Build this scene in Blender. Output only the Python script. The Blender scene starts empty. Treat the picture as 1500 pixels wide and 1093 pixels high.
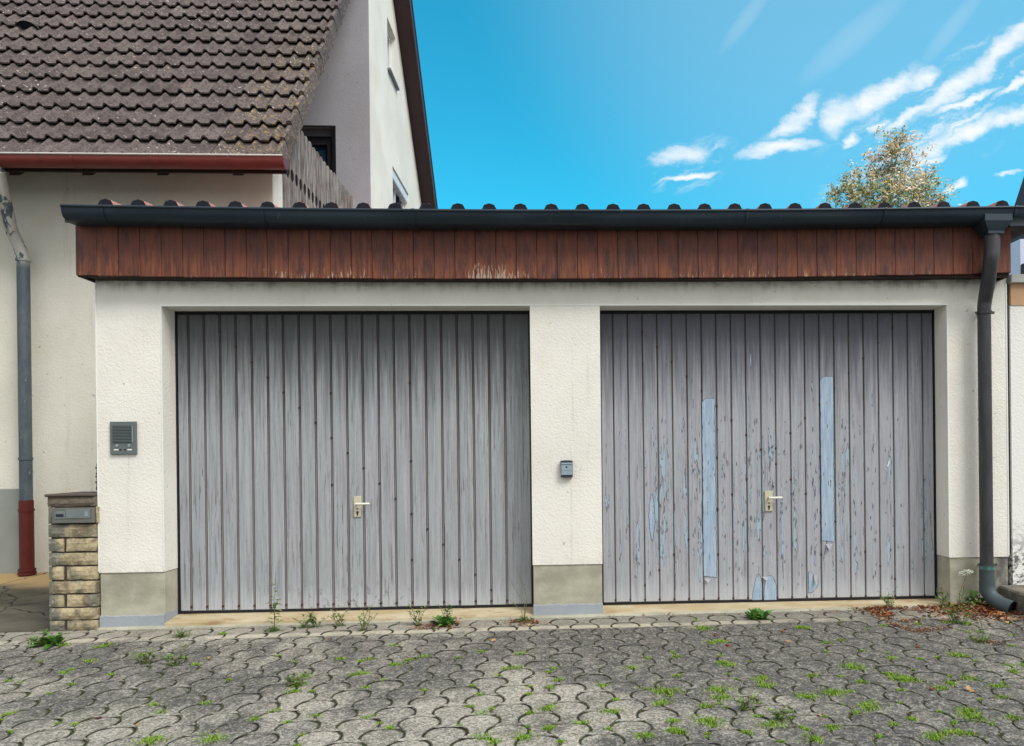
import bpy, math, random
from mathutils import Vector, Matrix, noise as mnoise
random.seed(7)
R_ = math.radians
sc = bpy.context.scene
col = sc.collection

# ------------------------------------------------------------------ camera
FPX, CX, CY = 1115.0, 866.0, 670.6
YAW, PIT, ROL, CD, CZ = 0.0487, -0.0020, 0.0111, 5.4213, 1.15
Fv = Vector((math.sin(YAW)*math.cos(PIT), math.cos(YAW)*math.cos(PIT), math.sin(PIT)))
Rv = Vector((math.cos(YAW), -math.sin(YAW), 0)); Uv = Rv.cross(Fv)
Rv, Uv = math.cos(ROL)*Rv-math.sin(ROL)*Uv, math.sin(ROL)*Rv+math.cos(ROL)*Uv
CAM = Vector((0, -CD, CZ))
cam = bpy.data.cameras.new('camera'); cam_o = bpy.data.objects.new('camera', cam); col.objects.link(cam_o)
cam.sensor_width = 36; cam.lens = 36*FPX/1500
cam.shift_x = (750-CX)/1500; cam.shift_y = (CY-546.5)/1500
cam.clip_start = .05; cam.clip_end = 2000
m = Matrix((( Rv.x, Uv.x, -Fv.x, CAM.x), (Rv.y, Uv.y, -Fv.y, CAM.y), (Rv.z, Uv.z, -Fv.z, CAM.z), (0, 0, 0, 1)))
cam_o.matrix_world = m
sc.camera = cam_o

def at(u, v, Y=None, X=None, Z=None):
    """measured photo point -> the point of a real plane of the place it lies on"""
    d = Fv + Rv*((u-CX)/FPX) - Uv*((v-CY)/FPX)
    if Y is not None: t = (Y-CAM.y)/d.y
    elif X is not None: t = (X-CAM.x)/d.x
    else: t = (Z-CAM.z)/d.z
    return CAM + d*t
def gz(x, y):
    return 0.012 + 0.006*x + 0.04*y
def atg(u, v):
    d = Fv + Rv*((u-CX)/FPX) - Uv*((v-CY)/FPX)
    t = (gz(CAM.x, CAM.y)-CAM.z)/(d.z-.006*d.x-.04*d.y)
    return CAM + d*t

# ------------------------------------------------------------------ node helper
class G:
    def __init__(s, tree): s.t = tree
    def n(s, ty, **kw):
        nd = s.t.nodes.new(ty)
        for k, v in kw.items(): setattr(nd, k, v)
        return nd
    def put(s, sock, v):
        if isinstance(v, bpy.types.NodeSocket): s.t.links.new(v, sock)
        elif v is not None:
            if sock.type == 'RGBA' and len(v) == 3: v = (*v, 1)
            sock.default_value = v
    def math(s, op, a, b=None, c=None, clamp=False):
        nd = s.n('ShaderNodeMath', operation=op, use_clamp=clamp)
        for i, v in enumerate((a, b, c)):
            if v is not None: s.put(nd.inputs[i], v)
        return nd.outputs[0]
    def vmath(s, op, a, b):
        nd = s.n('ShaderNodeVectorMath', operation=op); s.put(nd.inputs[0], a); s.put(nd.inputs[1], b)
        return nd.outputs[0] if op != 'DOT_PRODUCT' else nd.outputs[1]
    def pos(s): return s.n('ShaderNodeNewGeometry').outputs['Position']
    def obj(s): return s.n('ShaderNodeTexCoord').outputs['Object']
    def rnd(s): return s.n('ShaderNodeObjectInfo').outputs['Random']
    def island(s): return s.n('ShaderNodeNewGeometry').outputs['Random Per Island']
    def xyz(s, v):
        nd = s.n('ShaderNodeSeparateXYZ'); s.put(nd.inputs[0], v); return nd.outputs
    def comb(s, x, y, z):
        nd = s.n('ShaderNodeCombineXYZ'); s.put(nd.inputs[0], x); s.put(nd.inputs[1], y); s.put(nd.inputs[2], z); return nd.outputs[0]
    def noise(s, vec, scale=1, detail=4, rough=.55, dist=0, color=False):
        nd = s.n('ShaderNodeTexNoise'); s.put(nd.inputs['Vector'], vec)
        nd.inputs['Scale'].default_value = scale; nd.inputs['Detail'].default_value = detail
        nd.inputs['Roughness'].default_value = rough; nd.inputs['Distortion'].default_value = dist
        return nd.outputs['Color' if color else 'Fac']
    def voro(s, vec, scale=1, feature='F1', out='Distance', rand=1):
        nd = s.n('ShaderNodeTexVoronoi', feature=feature); s.put(nd.inputs['Vector'], vec)
        nd.inputs['Scale'].default_value = scale; nd.inputs['Randomness'].default_value = rand
        return nd.outputs[out]
    def rng(s, v, a, b, lo=0., hi=1., smooth=True):
        nd = s.n('ShaderNodeMapRange', interpolation_type='SMOOTHSTEP' if smooth else 'LINEAR')
        s.put(nd.inputs[0], v); s.put(nd.inputs[1], a); s.put(nd.inputs[2], b); s.put(nd.inputs[3], lo); s.put(nd.inputs[4], hi)
        return nd.outputs[0]
    def mix(s, fac, a, b, mode='MIX'):
        nd = s.n('ShaderNodeMix', data_type='RGBA', blend_type=mode)
        s.put(nd.inputs[0], fac); s.put(nd.inputs[6], a); s.put(nd.inputs[7], b); return nd.outputs[2]
    def scale(s, vec, sx, sy, sz, off=None):
        v = s.vmath('MULTIPLY', vec, (sx, sy, sz))
        if off is not None: v = s.vmath('ADD', v, off)
        return v
    def bump(s, h, dist=.01, strength=1., normal=None):
        nd = s.n('ShaderNodeBump'); nd.inputs['Strength'].default_value = strength; nd.inputs['Distance'].default_value = dist
        s.put(nd.inputs['Height'], h)
        if normal is not None: s.put(nd.inputs['Normal'], normal)
        return nd.outputs[0]

# ------------------------------------------------------------------ sky, sun, exposure
SUN = Vector((0.60, -0.60, 0.95)).normalized()
world = bpy.data.worlds.new('World'); sc.world = world; world.use_nodes = True
wt = world.node_tree; wt.nodes.clear(); g = G(wt)
sky = g.n('ShaderNodeTexSky', sky_type='NISHITA'); sky.sun_disc = False
sky.sun_elevation = math.asin(SUN.z); sky.sun_rotation = math.atan2(SUN.x, SUN.y)
sky.altitude = 400; sky.air_density = 1.0; sky.dust_density = .6; sky.ozone_density = 2.0
SKYK = 0.11
dirv = g.n('ShaderNodeTexCoord').outputs['Generated']
dx, dy, dz = g.xyz(dirv)[:3]
blue = g.mix(1.0, sky.outputs[0], (0.22, 1.88, 1.82), 'MULTIPLY')
ysafe = g.math('MAXIMUM', dy, .05)
P = g.comb(g.math('DIVIDE', dx, ysafe), g.math('DIVIDE', dz, ysafe), 0.0)
wn = g.noise(g.scale(P, 9, 13, 1), 1, 6, .62, 0, True)
wob = g.vmath('MULTIPLY', g.vmath('SUBTRACT', wn, (.5, .5, .5)), (.085, .062, 0))
PW = g.vmath('ADD', P, wob)
CL = [(1002,226,42,11,14),(1008,257,46,6,9),(1180,160,34,13,32),(1152,184,32,12,25),(1140,216,52,11,6),
      (1225,172,34,20,35),(1285,145,70,17,27),(1345,122,34,11,24),(1335,172,50,9,34),(1400,128,90,15,38),(1462,82,75,17,37),(1500,50,60,18,35),
      (1415,150,60,6,25),(1370,218,50,13,22),(1430,192,60,15,27),(1485,172,50,13,25),(1390,272,24,7,22),(1480,253,26,4,14),
      (1246,206,20,8,28),(1292,184,14,8,20),(1345,240,40,6,12),(1500,118,50,6,30)]
mask = None
# thin feathered cirrus around the denser pieces
def ell(u, v, a, b, ang, PV):
    d0 = Fv + Rv*((u-CX)/FPX) - Uv*((v-CY)/FPX)
    q = g.vmath('SUBTRACT', PV, (d0.x/d0.y, d0.z/d0.y, 0)); ca, sa = math.cos(R_(ang)), math.sin(R_(ang))
    e1 = g.vmath('DOT_PRODUCT', q, (ca*FPX/a, sa*FPX/a, 0)); e2 = g.vmath('DOT_PRODUCT', q, (-sa*FPX/b, ca*FPX/b, 0))
    return g.math('SUBTRACT', 1.0, g.math('ADD', g.math('MULTIPLY', e1, e1), g.math('MULTIPLY', e2, e2)), clamp=True)
rot30 = g.comb(g.vmath('DOT_PRODUCT', P, (7*.86, 7*.5, 0)), g.vmath('DOT_PRODUCT', P, (-38*.5, 38*.86, 0)), 0.0)
wisp = g.noise(g.vmath('ADD', rot30, g.vmath('MULTIPLY', wn, (1.5, 2.5, 0))), 1, 7, .68)
wreg = g.math('MAXIMUM', ell(1390, 165, 260, 90, 30, P), ell(1010, 240, 90, 45, 12, P))
strk = None  # faint sun rays, painted as pale streaks into the sky colour
for (u, v, a_, b_, an) in ((1095, 25, 75, 9, 52), (1250, 55, 120, 16, 40), (1395, 40, 85, 10, 50)):
    e_ = g.math('MULTIPLY', ell(u, v, a_, b_*1.5, an, P), .10); strk = e_ if strk is None else g.math('ADD', strk, e_)
wispf = g.math('MULTIPLY', g.rng(wisp, .47, .80), g.math('MULTIPLY', wreg, 1.1))
for (u, v, a, b, ang) in CL:
    d0 = Fv + Rv*((u-CX)/FPX) - Uv*((v-CY)/FPX)
    c0 = (d0.x/d0.y, d0.z/d0.y)
    q = g.vmath('SUBTRACT', PW, (c0[0], c0[1], 0))
    ca, sa = math.cos(R_(ang)), math.sin(R_(ang))
    e1 = g.vmath('DOT_PRODUCT', q, (ca*FPX/a, sa*FPX/a, 0)); e2 = g.vmath('DOT_PRODUCT', q, (-sa*FPX/b, ca*FPX/b, 0))
    r2 = g.math('ADD', g.math('MULTIPLY', e1, e1), g.math('MULTIPLY', e2, e2))
    k = g.math('SUBTRACT', 1.05, g.math('MULTIPLY', r2, .42), clamp=False); k = g.math('MAXIMUM', k, 0.0)
    mask = k if mask is None else g.math('MAXIMUM', mask, k)
det = g.noise(g.vmath('ADD', g.scale(P, 16, 34, 1), g.vmath('MULTIPLY', wn, (1.2, 1.2, 0))), 1, 7, .7)
cm = g.math('ADD', mask, g.math('MULTIPLY', g.math('SUBTRACT', det, .5), .9))
cfront = g.math('MULTIPLY', g.rng(cm, .30, 1.35), g.rng(dy, .1, .25))
# unseen cloud banks added overhead, right and behind the viewer for neutral fill light
bank = g.noise(g.scale(dirv, 2.2, 2.2, 4.0), 1, 6, .6)
cov = g.math('ADD', g.rng(dy, .35, -.25, -.34, .16), g.math('ADD', g.rng(dz, .60, .85, 0, .28), g.rng(dx, .60, .85, 0, .30)))
cback = g.rng(g.math('ADD', bank, cov), .42, .62)
cfac = g.math('MAXIMUM', g.math('MAXIMUM', g.math('MULTIPLY', cfront, .93), g.math('MULTIPLY', wispf, g.rng(dy, .1, .25))), cback)
veil = g.rng(g.vmath('DOT_PRODUCT', dirv, (.35, .72, .6)), .88, 1.0, 0, .24)
skyc = g.mix(veil, g.mix(1.0, blue, (SKYK, SKYK, SKYK), 'MULTIPLY'), (.62, .95, 1.15))
cloud = g.mix(g.math('MAXIMUM', cfac, g.math('MULTIPLY', strk, g.rng(dy, .1, .25))), skyc, (1.02, 1.0, .98))
bg = g.n('ShaderNodeBackground'); g.put(bg.inputs[0], cloud); bg.inputs[1].default_value = 1.0
wo = g.n('ShaderNodeOutputWorld'); wt.links.new(bg.outputs[0], wo.inputs[0])
world.cycles.sampling_method = 'MANUAL'; world.cycles.sample_map_resolution = 512

sl = bpy.data.lights.new('sun', 'SUN'); sl.energy = 2.5; sl.angle = R_(24); sl.color = (1, .965, .91)
so = bpy.data.objects.new('sun', sl); col.objects.link(so); so.rotation_euler = (-SUN).to_track_quat('-Z', 'Y').to_euler(); so.location = (4, -6, 9)
sc.view_settings.view_transform = 'Standard'; sc.view_settings.look = 'None'; sc.view_settings.gamma = 1; sc.view_settings.use_curve_mapping = False
sc.view_settings.exposure = 0.12
sc.cycles.max_bounces = 8; sc.cycles.diffuse_bounces = 4

# ------------------------------------------------------------------ materials
def mat(name, fn, rough=.8, spec=.3):
    mt = bpy.data.materials.new(name); mt.use_nodes = True
    nt = mt.node_tree; bs = nt.nodes['Principled BSDF']; g = G(nt)
    bs.inputs['Roughness'].default_value = rough; bs.inputs['Specular IOR Level'].default_value = spec
    r = fn(g)
    if not isinstance(r, dict): r = {'Base Color': r}
    for k, v in r.items(): g.put(bs.inputs[k], v)
    return mt
def plain(name, c, rough=.7, spec=.3, metal=0, var=.18, sc_=14, bumpd=0.0):
    def fn(g):
        p = g.pos(); nz = g.noise(p, sc_, 5)
        c2 = g.mix(nz, tuple(x*(1-var) for x in c), tuple(min(1, x*(1+var)) for x in c))
        r = {'Base Color': c2, 'Metallic': metal, 'Roughness': g.rng(nz, .3, .7, rough*.85, min(1, rough*1.12))}
        if bumpd: r['Normal'] = g.bump(g.noise(p, sc_*5, 4), bumpd, .6)
        return r
    return mat(name, fn, rough, spec)

def f_render(base, grime_top=None, grain=1.0, low=None):
    def fn(g):
        p = g.pos(); x, y, z = g.xyz(p)[:3]
        big = g.noise(p, 1.3, 4); mid = g.noise(g.scale(p, 7, 7, 5), 1, 5, .6)
        c = g.mix(g.rng(big, .3, .7), tuple(v*.93 for v in base), tuple(min(.9, v*1.05) for v in base))
        c = g.mix(g.rng(mid, .5, .8, 0, .25), c, tuple(v*.82 for v in base))
        grn = g.noise(p, 85, 3, .6); grn2 = g.voro(g.vmath('ADD', p, g.vmath('MULTIPLY', g.noise(p, 30, 2, .5, 0, True), (.02, .02, .02))), 65)
        c = g.mix(g.rng(grn, .62, .74, 0, .20), c, (base[0]*.45, base[1]*.45, base[2]*.42))
        pit = g.rng(g.noise(p, 24, 2), .70, .76, 0, .55)
        c = g.mix(pit, c, (.16, .15, .12))
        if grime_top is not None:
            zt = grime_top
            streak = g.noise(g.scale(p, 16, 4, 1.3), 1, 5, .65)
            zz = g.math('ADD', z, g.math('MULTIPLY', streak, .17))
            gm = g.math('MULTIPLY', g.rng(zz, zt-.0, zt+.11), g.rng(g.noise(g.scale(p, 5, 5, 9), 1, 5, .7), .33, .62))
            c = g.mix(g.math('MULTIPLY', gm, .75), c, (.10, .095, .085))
        if low is not None:
            lo = g.math('ADD', z, g.math('MULTIPLY', g.noise(p, 5, 5, .7), .5))
            gm = g.math('MULTIPLY', g.rng(lo, low+.42, low), g.rng(g.noise(p, 13, 5, .7), .4, .62))
            c = g.mix(g.math('MULTIPLY', gm, .6), c, (.30, .26, .17))
        patch_ = g.rng(g.noise(g.vmath('ADD', p, (3, 3, 8)), 2.3, 5, .7), .50, .66, 0, .22)
        c = g.mix(patch_, c, (base[0]*.86, base[1]*.80, base[2]*.68))
        drip = g.math('MULTIPLY', g.rng(g.noise(g.scale(p, 13, 13, .35), 1, 3, .5), .60, .72), g.rng(g.noise(g.scale(p, 40, 40, 2.5), 1, 4), .4, .65))
        c = g.mix(g.math('MULTIPLY', drip, .22), c, (.28, .26, .21))
        h = g.math('ADD', g.math('MULTIPLY', grn2, .6), g.math('ADD', g.noise(p, 38, 4, .6), g.math('MULTIPLY', g.noise(p, 9, 3), .8)))
        return {'Base Color': c, 'Normal': g.bump(h, .0042*grain, .6)}
    return fn
CREAM = (.78, .768, .712)
m_render = mat('cream_roughcast', f_render(CREAM, 2.40, 1.0, .36), .92, .15)
m_house = mat('house_roughcast', f_render((.68, .665, .59), None, .8), .92, .15)
m_grey = mat('grey_lilac_render', f_render((.40, .40, .44), None, .8), .92, .15)
m_gable = mat('smooth_white_render', f_render((.84, .83, .76), None, .25), .9, .15)
def f_neigh(g):
    p = g.pos(); x, y, z = g.xyz(p)[:3]
    c = g.mix(g.noise(p, 2, 4), (.74, .75, .73), (.82, .82, .8))
    lo = g.rng(g.math('ADD', z, g.math('MULTIPLY', g.noise(p, 6, 4), .3)), .85, .45)
    fl = g.rng(g.noise(g.scale(p, 20, 20, 28), 1, 6, .75), .46, .56)
    c = g.mix(g.math('MULTIPLY', lo, fl), c, (.12, .12, .125))
    return {'Base Color': c, 'Normal': g.bump(g.noise(p, 60, 3), .004, .8)}
m_neigh = mat('flaking_white_render', f_neigh, .9, .15)
def f_plinth(g):
    p = g.pos(); x, y, z = g.xyz(p)[:3]
    n1 = g.noise(g.scale(p, 3.2, 3.2, 5), 1, 5, .6); n2 = g.noise(g.scale(p, 9, 9, 6), 1, 5, .65)
    c = g.mix(g.rng(n1, .30, .70), (.29, .285, .22), (.45, .44, .355))
    c = g.mix(g.rng(n2, .5, .75, 0, .4), c, (.50, .49, .42))
    c = g.mix(g.rng(g.noise(p, 90, 3), .6, .75, 0, .2), c, (.12, .12, .1))
    dk = g.rng(x, 3.16, 3.24)
    c = g.mix(g.math('MULTIPLY', dk, g.rng(n2, .3, .6)), c, (.11, .11, .11))
    return {'Base Color': c, 'Normal': g.bump(g.noise(p, 30, 4), .004, .6)}
m_plinth = mat('grey_cement_plinth', f_plinth, .9, .2)
m_hplinth = plain('grey_green_plinth', (.27, .29, .27), .9, .2, var=.15, sc_=5, bumpd=.003)
m_bitumen = plain('blue_grey_base_coat', (.31, .345, .385), .8, .25, var=.18, sc_=9, bumpd=.003)
def f_thresh(g):
    p = g.pos()
    c = g.mix(g.rng(g.noise(g.scale(p, 2.2, 5, 2), 1, 5, .6), .35, .66), (.42, .33, .19), (.53, .47, .33))
    c = g.mix(g.rng(g.noise(g.scale(p, 4, 9, 6), 1, 6, .7), .53, .66, 0, .65), c, (.27, .15, .07))
    c = g.mix(g.rng(g.noise(p, 60, 3), .6, .8, 0, .3), c, (.2, .16, .1))
    return {'Base Color': c, 'Normal': g.bump(g.noise(p, 50, 4), .003, .6)}
m_thresh = mat('tan_concrete_sill', f_thresh, .9, .2)

# pavers
def stain(g, p):
    x, y, z = g.xyz(p)[:3]
    w = g.noise(p, .85, 7, .72)
    w2 = g.noise(g.vmath('ADD', p, (7.3, 2.1, 0)), 2.6, 5, .65)
    s = g.math('ADD', g.math('MULTIPLY', w, .65), g.math('MULTIPLY', w2, .35))
    # more tyre and algae dirt in a broad belt before the doors
    belt = g.math('MULTIPLY', g.rng(y, -.32, -.5), g.rng(y, -2.1, -1.0))
    rgt = g.math('MULTIPLY', g.rng(x, -.1, 1.0), g.rng(x, 2.9, 2.0))
    s = g.math('ADD', s, g.math('ADD', g.math('MULTIPLY', belt, .060), g.math('MULTIPLY', rgt, .085)))
    return g.rng(s, .455, .595)
def f_paver(g):
    p = g.pos(); x, y, z = g.xyz(p)[:3]; r = g.rnd()
    base = g.mix(r, (.29, .275, .235), (.44, .415, .35))
    d = stain(g, p)
    fine = g.noise(p, 150, 3, .75); fn2 = g.noise(g.vmath('ADD', p, (3, 9, 1)), 85, 4, .8)
    pit2 = g.noise(p, 17, 6, .75)
    d = g.math('MULTIPLY', d, g.rng(pit2, .30, .58, .45, 1.0))
    c = g.mix(g.math('MULTIPLY', d, .92), base, (.072, .072, .073))
    c = g.mix(g.rng(fine, .56, .66, 0, .35), c, (.62, .60, .54))
    c = g.mix(g.rng(fn2, .52, .61, 0, .6), c, (.05, .05, .048))
    vc = g.xyz(g.voro(p, 125, 'F1', 'Color'))[0]
    c = g.mix(g.math('MULTIPLY', g.rng(vc, .76, .82, 0, .42), g.rng(d, 0., 1., 1., .45)), c, (.72, .69, .61))
    c = g.mix(g.rng(vc, .28, .20, 0, .42), c, (.055, .052, .05))
    vd = g.xyz(g.voro(g.vmath('ADD', p, (5, 1, 2)), 62, 'F1', 'Color'))[1]
    c = g.mix(g.rng(vd, .88, .92, 0, .30), c, (.06, .058, .055)); c = g.mix(g.rng(vd, .10, .07, 0, .22), c, (.62, .6, .54))
    chips = g.rng(g.noise(p, 21, 4, .7), .68, .72, 0, .7)
    c = g.mix(chips, c, (.60, .58, .52))
    # pale splash line under the gutter edge, sheltered strip behind it
    yy = g.math('ADD', y, g.math('MULTIPLY', g.math('SUBTRACT', g.noise(p, 3, 3), .5), .05))
    ln = g.math('MULTIPLY', g.rng(yy, -.355, -.325), g.rng(yy, -.245, -.275))
    sh = g.rng(yy, -.30, -.26)
    c = g.mix(g.math('MULTIPLY', sh, .45), c, (.36, .34, .28))
    c = g.mix(g.math('MULTIPLY', g.math('MULTIPLY', ln, g.rng(x, 2.4, .5, .25, .62)), g.rng(g.noise(p, 2.2, 5, .65), .32, .55)), c, (.64, .59, .46))
    gr = g.math('MULTIPLY', g.rng(g.noise(p, 1.5, 4), .52, .7), g.rng(g.noise(p, 14, 4, .7), .5, .65))
    c = g.mix(g.math('MULTIPLY', gr, .25), c, (.12, .16, .06))
    h = g.math('ADD', fine, g.math('MULTIPLY', fn2, 1.4))
    return {'Base Color': c, 'Normal': g.bump(h, .004, .9)}
m_paver = mat('worn_concrete_paver', f_paver, .93, .15)
def f_joint(g):
    p = g.pos()
    c = g.mix(g.rng(g.noise(p, 6, 5, .7), .42, .62), (.028, .025, .022), (.06, .085, .02))
    c = g.mix(g.rng(g.noise(p, 120, 3), .55, .7, 0, .5), c, (.14, .12, .09))
    return {'Base Color': c, 'Normal': g.bump(g.noise(p, 90, 4), .008, 1)}
m_joint = mat('dirt_in_joints', f_joint, 1, .1)
def f_arris(g):
    p = g.pos()
    c = g.mix(g.rng(g.noise(p, 9, 5, .7), .40, .62), (.040, .038, .035), (.070, .070, .045))
    c = g.mix(g.rng(g.noise(p, 26, 5, .75), .44, .60, 0, .9), c, (.21, .20, .175))
    return {'Base Color': c, 'Normal': g.bump(g.noise(p, 90, 4), .006, 1)}
m_arris = mat('dirty_paver_arris', f_arris, 1, .1)
def f_path(g):
    p = g.pos(); x, y, z = g.xyz(p)[:3]
    c = g.mix(g.rng(g.noise(g.scale(p, 1.2, 3, 1), 1, 5, .6), .3, .7), (.055, .052, .04), (.13, .12, .095))
    yy = g.math('ADD', y, g.math('MULTIPLY', g.noise(p, 2.5, 4), .5))
    c = g.mix(g.rng(yy, 1.45, 1.8), c, (.42, .30, .15))
    cr = g.voro(g.vmath('ADD', p, g.vmath('MULTIPLY', g.noise(p, 3, 3, .6, 0, True), (.3, .3, 0))), 1.1, 'DISTANCE_TO_EDGE')
    c = g.mix(g.rng(cr, .012, .004), c, (.02, .02, .018))
    c = g.mix(g.rng(g.noise(p, 130, 3), .58, .7, 0, .4), c, (.25, .24, .2))
    return {'Base Color': c, 'Normal': g.bump(g.noise(p, 70, 4), .006, .8)}
m_path = mat('dark_cracked_concrete', f_path, .95, .15)
m_ground = plain('street_ground', (.16, .155, .14), .95, .1, var=.3, sc_=2, bumpd=.01)
def f_lowwall(g):
    p = g.pos()
    c = g.mix(g.rng(g.noise(p, 5, 5, .65), .35, .65), (.10, .095, .085), (.26, .235, .19))
    c = g.mix(g.rng(g.noise(p, 80, 4, .7), .58, .68, 0, .6), c, (.40, .36, .3))
    return {'Base Color': c, 'Normal': g.bump(g.noise(p, 60, 5, .7), .012, .9)}
m_lowwall = mat('weathered_concrete', f_lowwall, .95, .15)

# painted door boards
def f_door(right):
    def fn(g):
        p = g.pos(); x, y, z = g.xyz(p)[:3]; r = g.rnd()
        off = g.comb(g.math('MULTIPLY', r, 37.0), 0.0, g.math('MULTIPLY', r, 11.0))
        st = g.noise(g.scale(p, 50, 1, 1.6, off), 1, 8, .72, .5)
        st2 = g.noise(g.scale(p, 95, 1, 3.0, off), 1, 5, .65, .6)
        if right: a, b, gn = (.295, .305, .345), (.42, .43, .475), (.36, .415, .445)
        else: a, b, gn = (.26, .275, .305), (.41, .43, .47), (.34, .395, .41)
        c = g.mix(g.rng(st, .32, .68), a, b)
        c = g.mix(g.math('MULTIPLY', g.rng(g.noise(g.scale(p, 34, 1, 1.0, off), 1, 6, .68), .47, .60), .55), c, gn)
        c = g.mix(g.rng(g.noise(g.scale(p, 110, 1, 22, off), 1, 4, .7), .52, .68, 0, .28), c, (.20, .195, .20))
        c = g.mix(g.math('MULTIPLY', r, .12), c, (.25, .24, .25))
        # grain cracks
        hair = g.rng(st2, .56, .62, 0, .8 if not right else .5)
        c = g.mix(g.math('MULTIPLY', hair, g.rng(g.noise(g.scale(p, 3, 1, 1.3, off), 1, 4), .38, .6)), c, (.13, .125, .125))
        # soffit shade painted over the darker older coat; paint below bleached in long tongues
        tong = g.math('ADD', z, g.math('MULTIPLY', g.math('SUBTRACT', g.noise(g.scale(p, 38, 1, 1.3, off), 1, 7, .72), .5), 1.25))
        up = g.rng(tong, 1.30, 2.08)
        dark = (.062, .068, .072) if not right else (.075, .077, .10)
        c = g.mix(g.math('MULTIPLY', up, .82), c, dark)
        # bleached foot with scuffs
        foot = g.rng(g.math('ADD', z, g.math('MULTIPLY', g.noise(g.scale(p, 40, 1, 3, off), 1, 4), .3)), .42, .22)
        c = g.mix(g.math('MULTIPLY', foot, .45), c, (.52, .55, .58))
        h = g.math('ADD', g.math('MULTIPLY', st2, -.8), st)
        if right:
            pw = g.vmath('ADD', g.scale(p, 1, 1, 1), g.vmath('MULTIPLY', g.noise(g.scale(p, 4, 1, 3, off), 1, 2, .5, 0, True), (.02, 0, .03)))
            colm = g.rng(g.noise(g.scale(pw, 30, 1, .55, off), 1, 2), .50, .60)
            fl = g.math('ADD', g.noise(g.scale(pw, 44, 1, 5.0, off), 1, 2.5, .55, .3), g.math('MULTIPLY', g.math('SUBTRACT', colm, .60), .22))
            reg = g.math('MULTIPLY', g.rng(z, 1.50, 1.10), g.rng(z, .12, .45))
            reg = g.math('MULTIPLY', reg, g.rng(g.noise(g.scale(p, 2.0, 1, .7), 1, 3), .30, .55))
            fm = g.math('ADD', fl, g.math('MULTIPLY', g.math('SUBTRACT', reg, 1.0), .17))
            edge = g.rng(fm, .575, .595); inn = g.rng(fm, .612, .628)
            c = g.mix(g.math('MULTIPLY', edge, .85), c, (.10, .105, .125))
            c = g.mix(inn, c, (.33, .44, .54))
            h = g.math('SUBTRACT', h, g.math('MULTIPLY', edge, 1.2))
        else:
            sp = g.math('MULTIPLY', g.rng(z, .32, .12), g.rng(g.noise(g.scale(p, 28, 28, 22), 1, 6, .75), .54, .62))
            sp = g.math('MULTIPLY', sp, g.math('MULTIPLY', g.rng(x, -2.0, -1.7), g.rng(x, -.9, -1.3)))
            c = g.mix(g.math('MULTIPLY', sp, .7), c, (.12, .12, .125))
        return {'Base Color': c, 'Normal': g.bump(h, .0035, .8), 'Roughness': g.rng(st, .3, .7, .78, .92)}
    return fn
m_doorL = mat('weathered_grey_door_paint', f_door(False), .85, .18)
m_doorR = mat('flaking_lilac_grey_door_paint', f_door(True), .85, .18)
def f_channel(g):
    p = g.pos(); z = g.xyz(p)[2]; n = g.noise(g.scale(p, 30, 1, 4), 1, 5, .7)
    c = g.mix(n, (.19, .165, .16), (.27, .25, .25))
    c = g.mix(g.rng(g.math('ADD', z, g.math('MULTIPLY', n, .5)), 1.3, 2.1, 0, .85), c, (.05, .05, .052))  # painted soffit shade, darker towards the top like the boards
    return c
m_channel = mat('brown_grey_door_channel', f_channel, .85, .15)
m_black = plain('black_gap_rubber', (.012, .012, .018), .7, .3)
def f_peel(g):
    p = g.pos()
    c = g.mix(g.rng(g.noise(g.scale(p, 60, 1, 5), 1, 5, .6), .3, .7), (.25, .36, .50), (.40, .50, .60))
    c = g.mix(g.rng(g.noise(g.scale(p, 50, 1, 14), 1, 5, .7), .56, .62, 0, .8), c, (.38, .37, .42))
    c = g.mix(g.rng(g.noise(g.scale(p, 130, 1, 20), 1, 4, .7), .60, .68, 0, .6), c, (.16, .18, .22))
    return {'Base Color': c, 'Normal': g.bump(g.noise(g.scale(p, 90, 1, 6), 1, 4), .002, .6)}
m_peel = mat('bare_blue_undercoat', f_peel, .6, .3)
m_curl_rim = plain('curled_paint_and_rim_shade', (.10, .10, .12), .8, .2)
m_rust = plain('rusty_screw', (.07, .03, .02), .8, .3)

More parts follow.
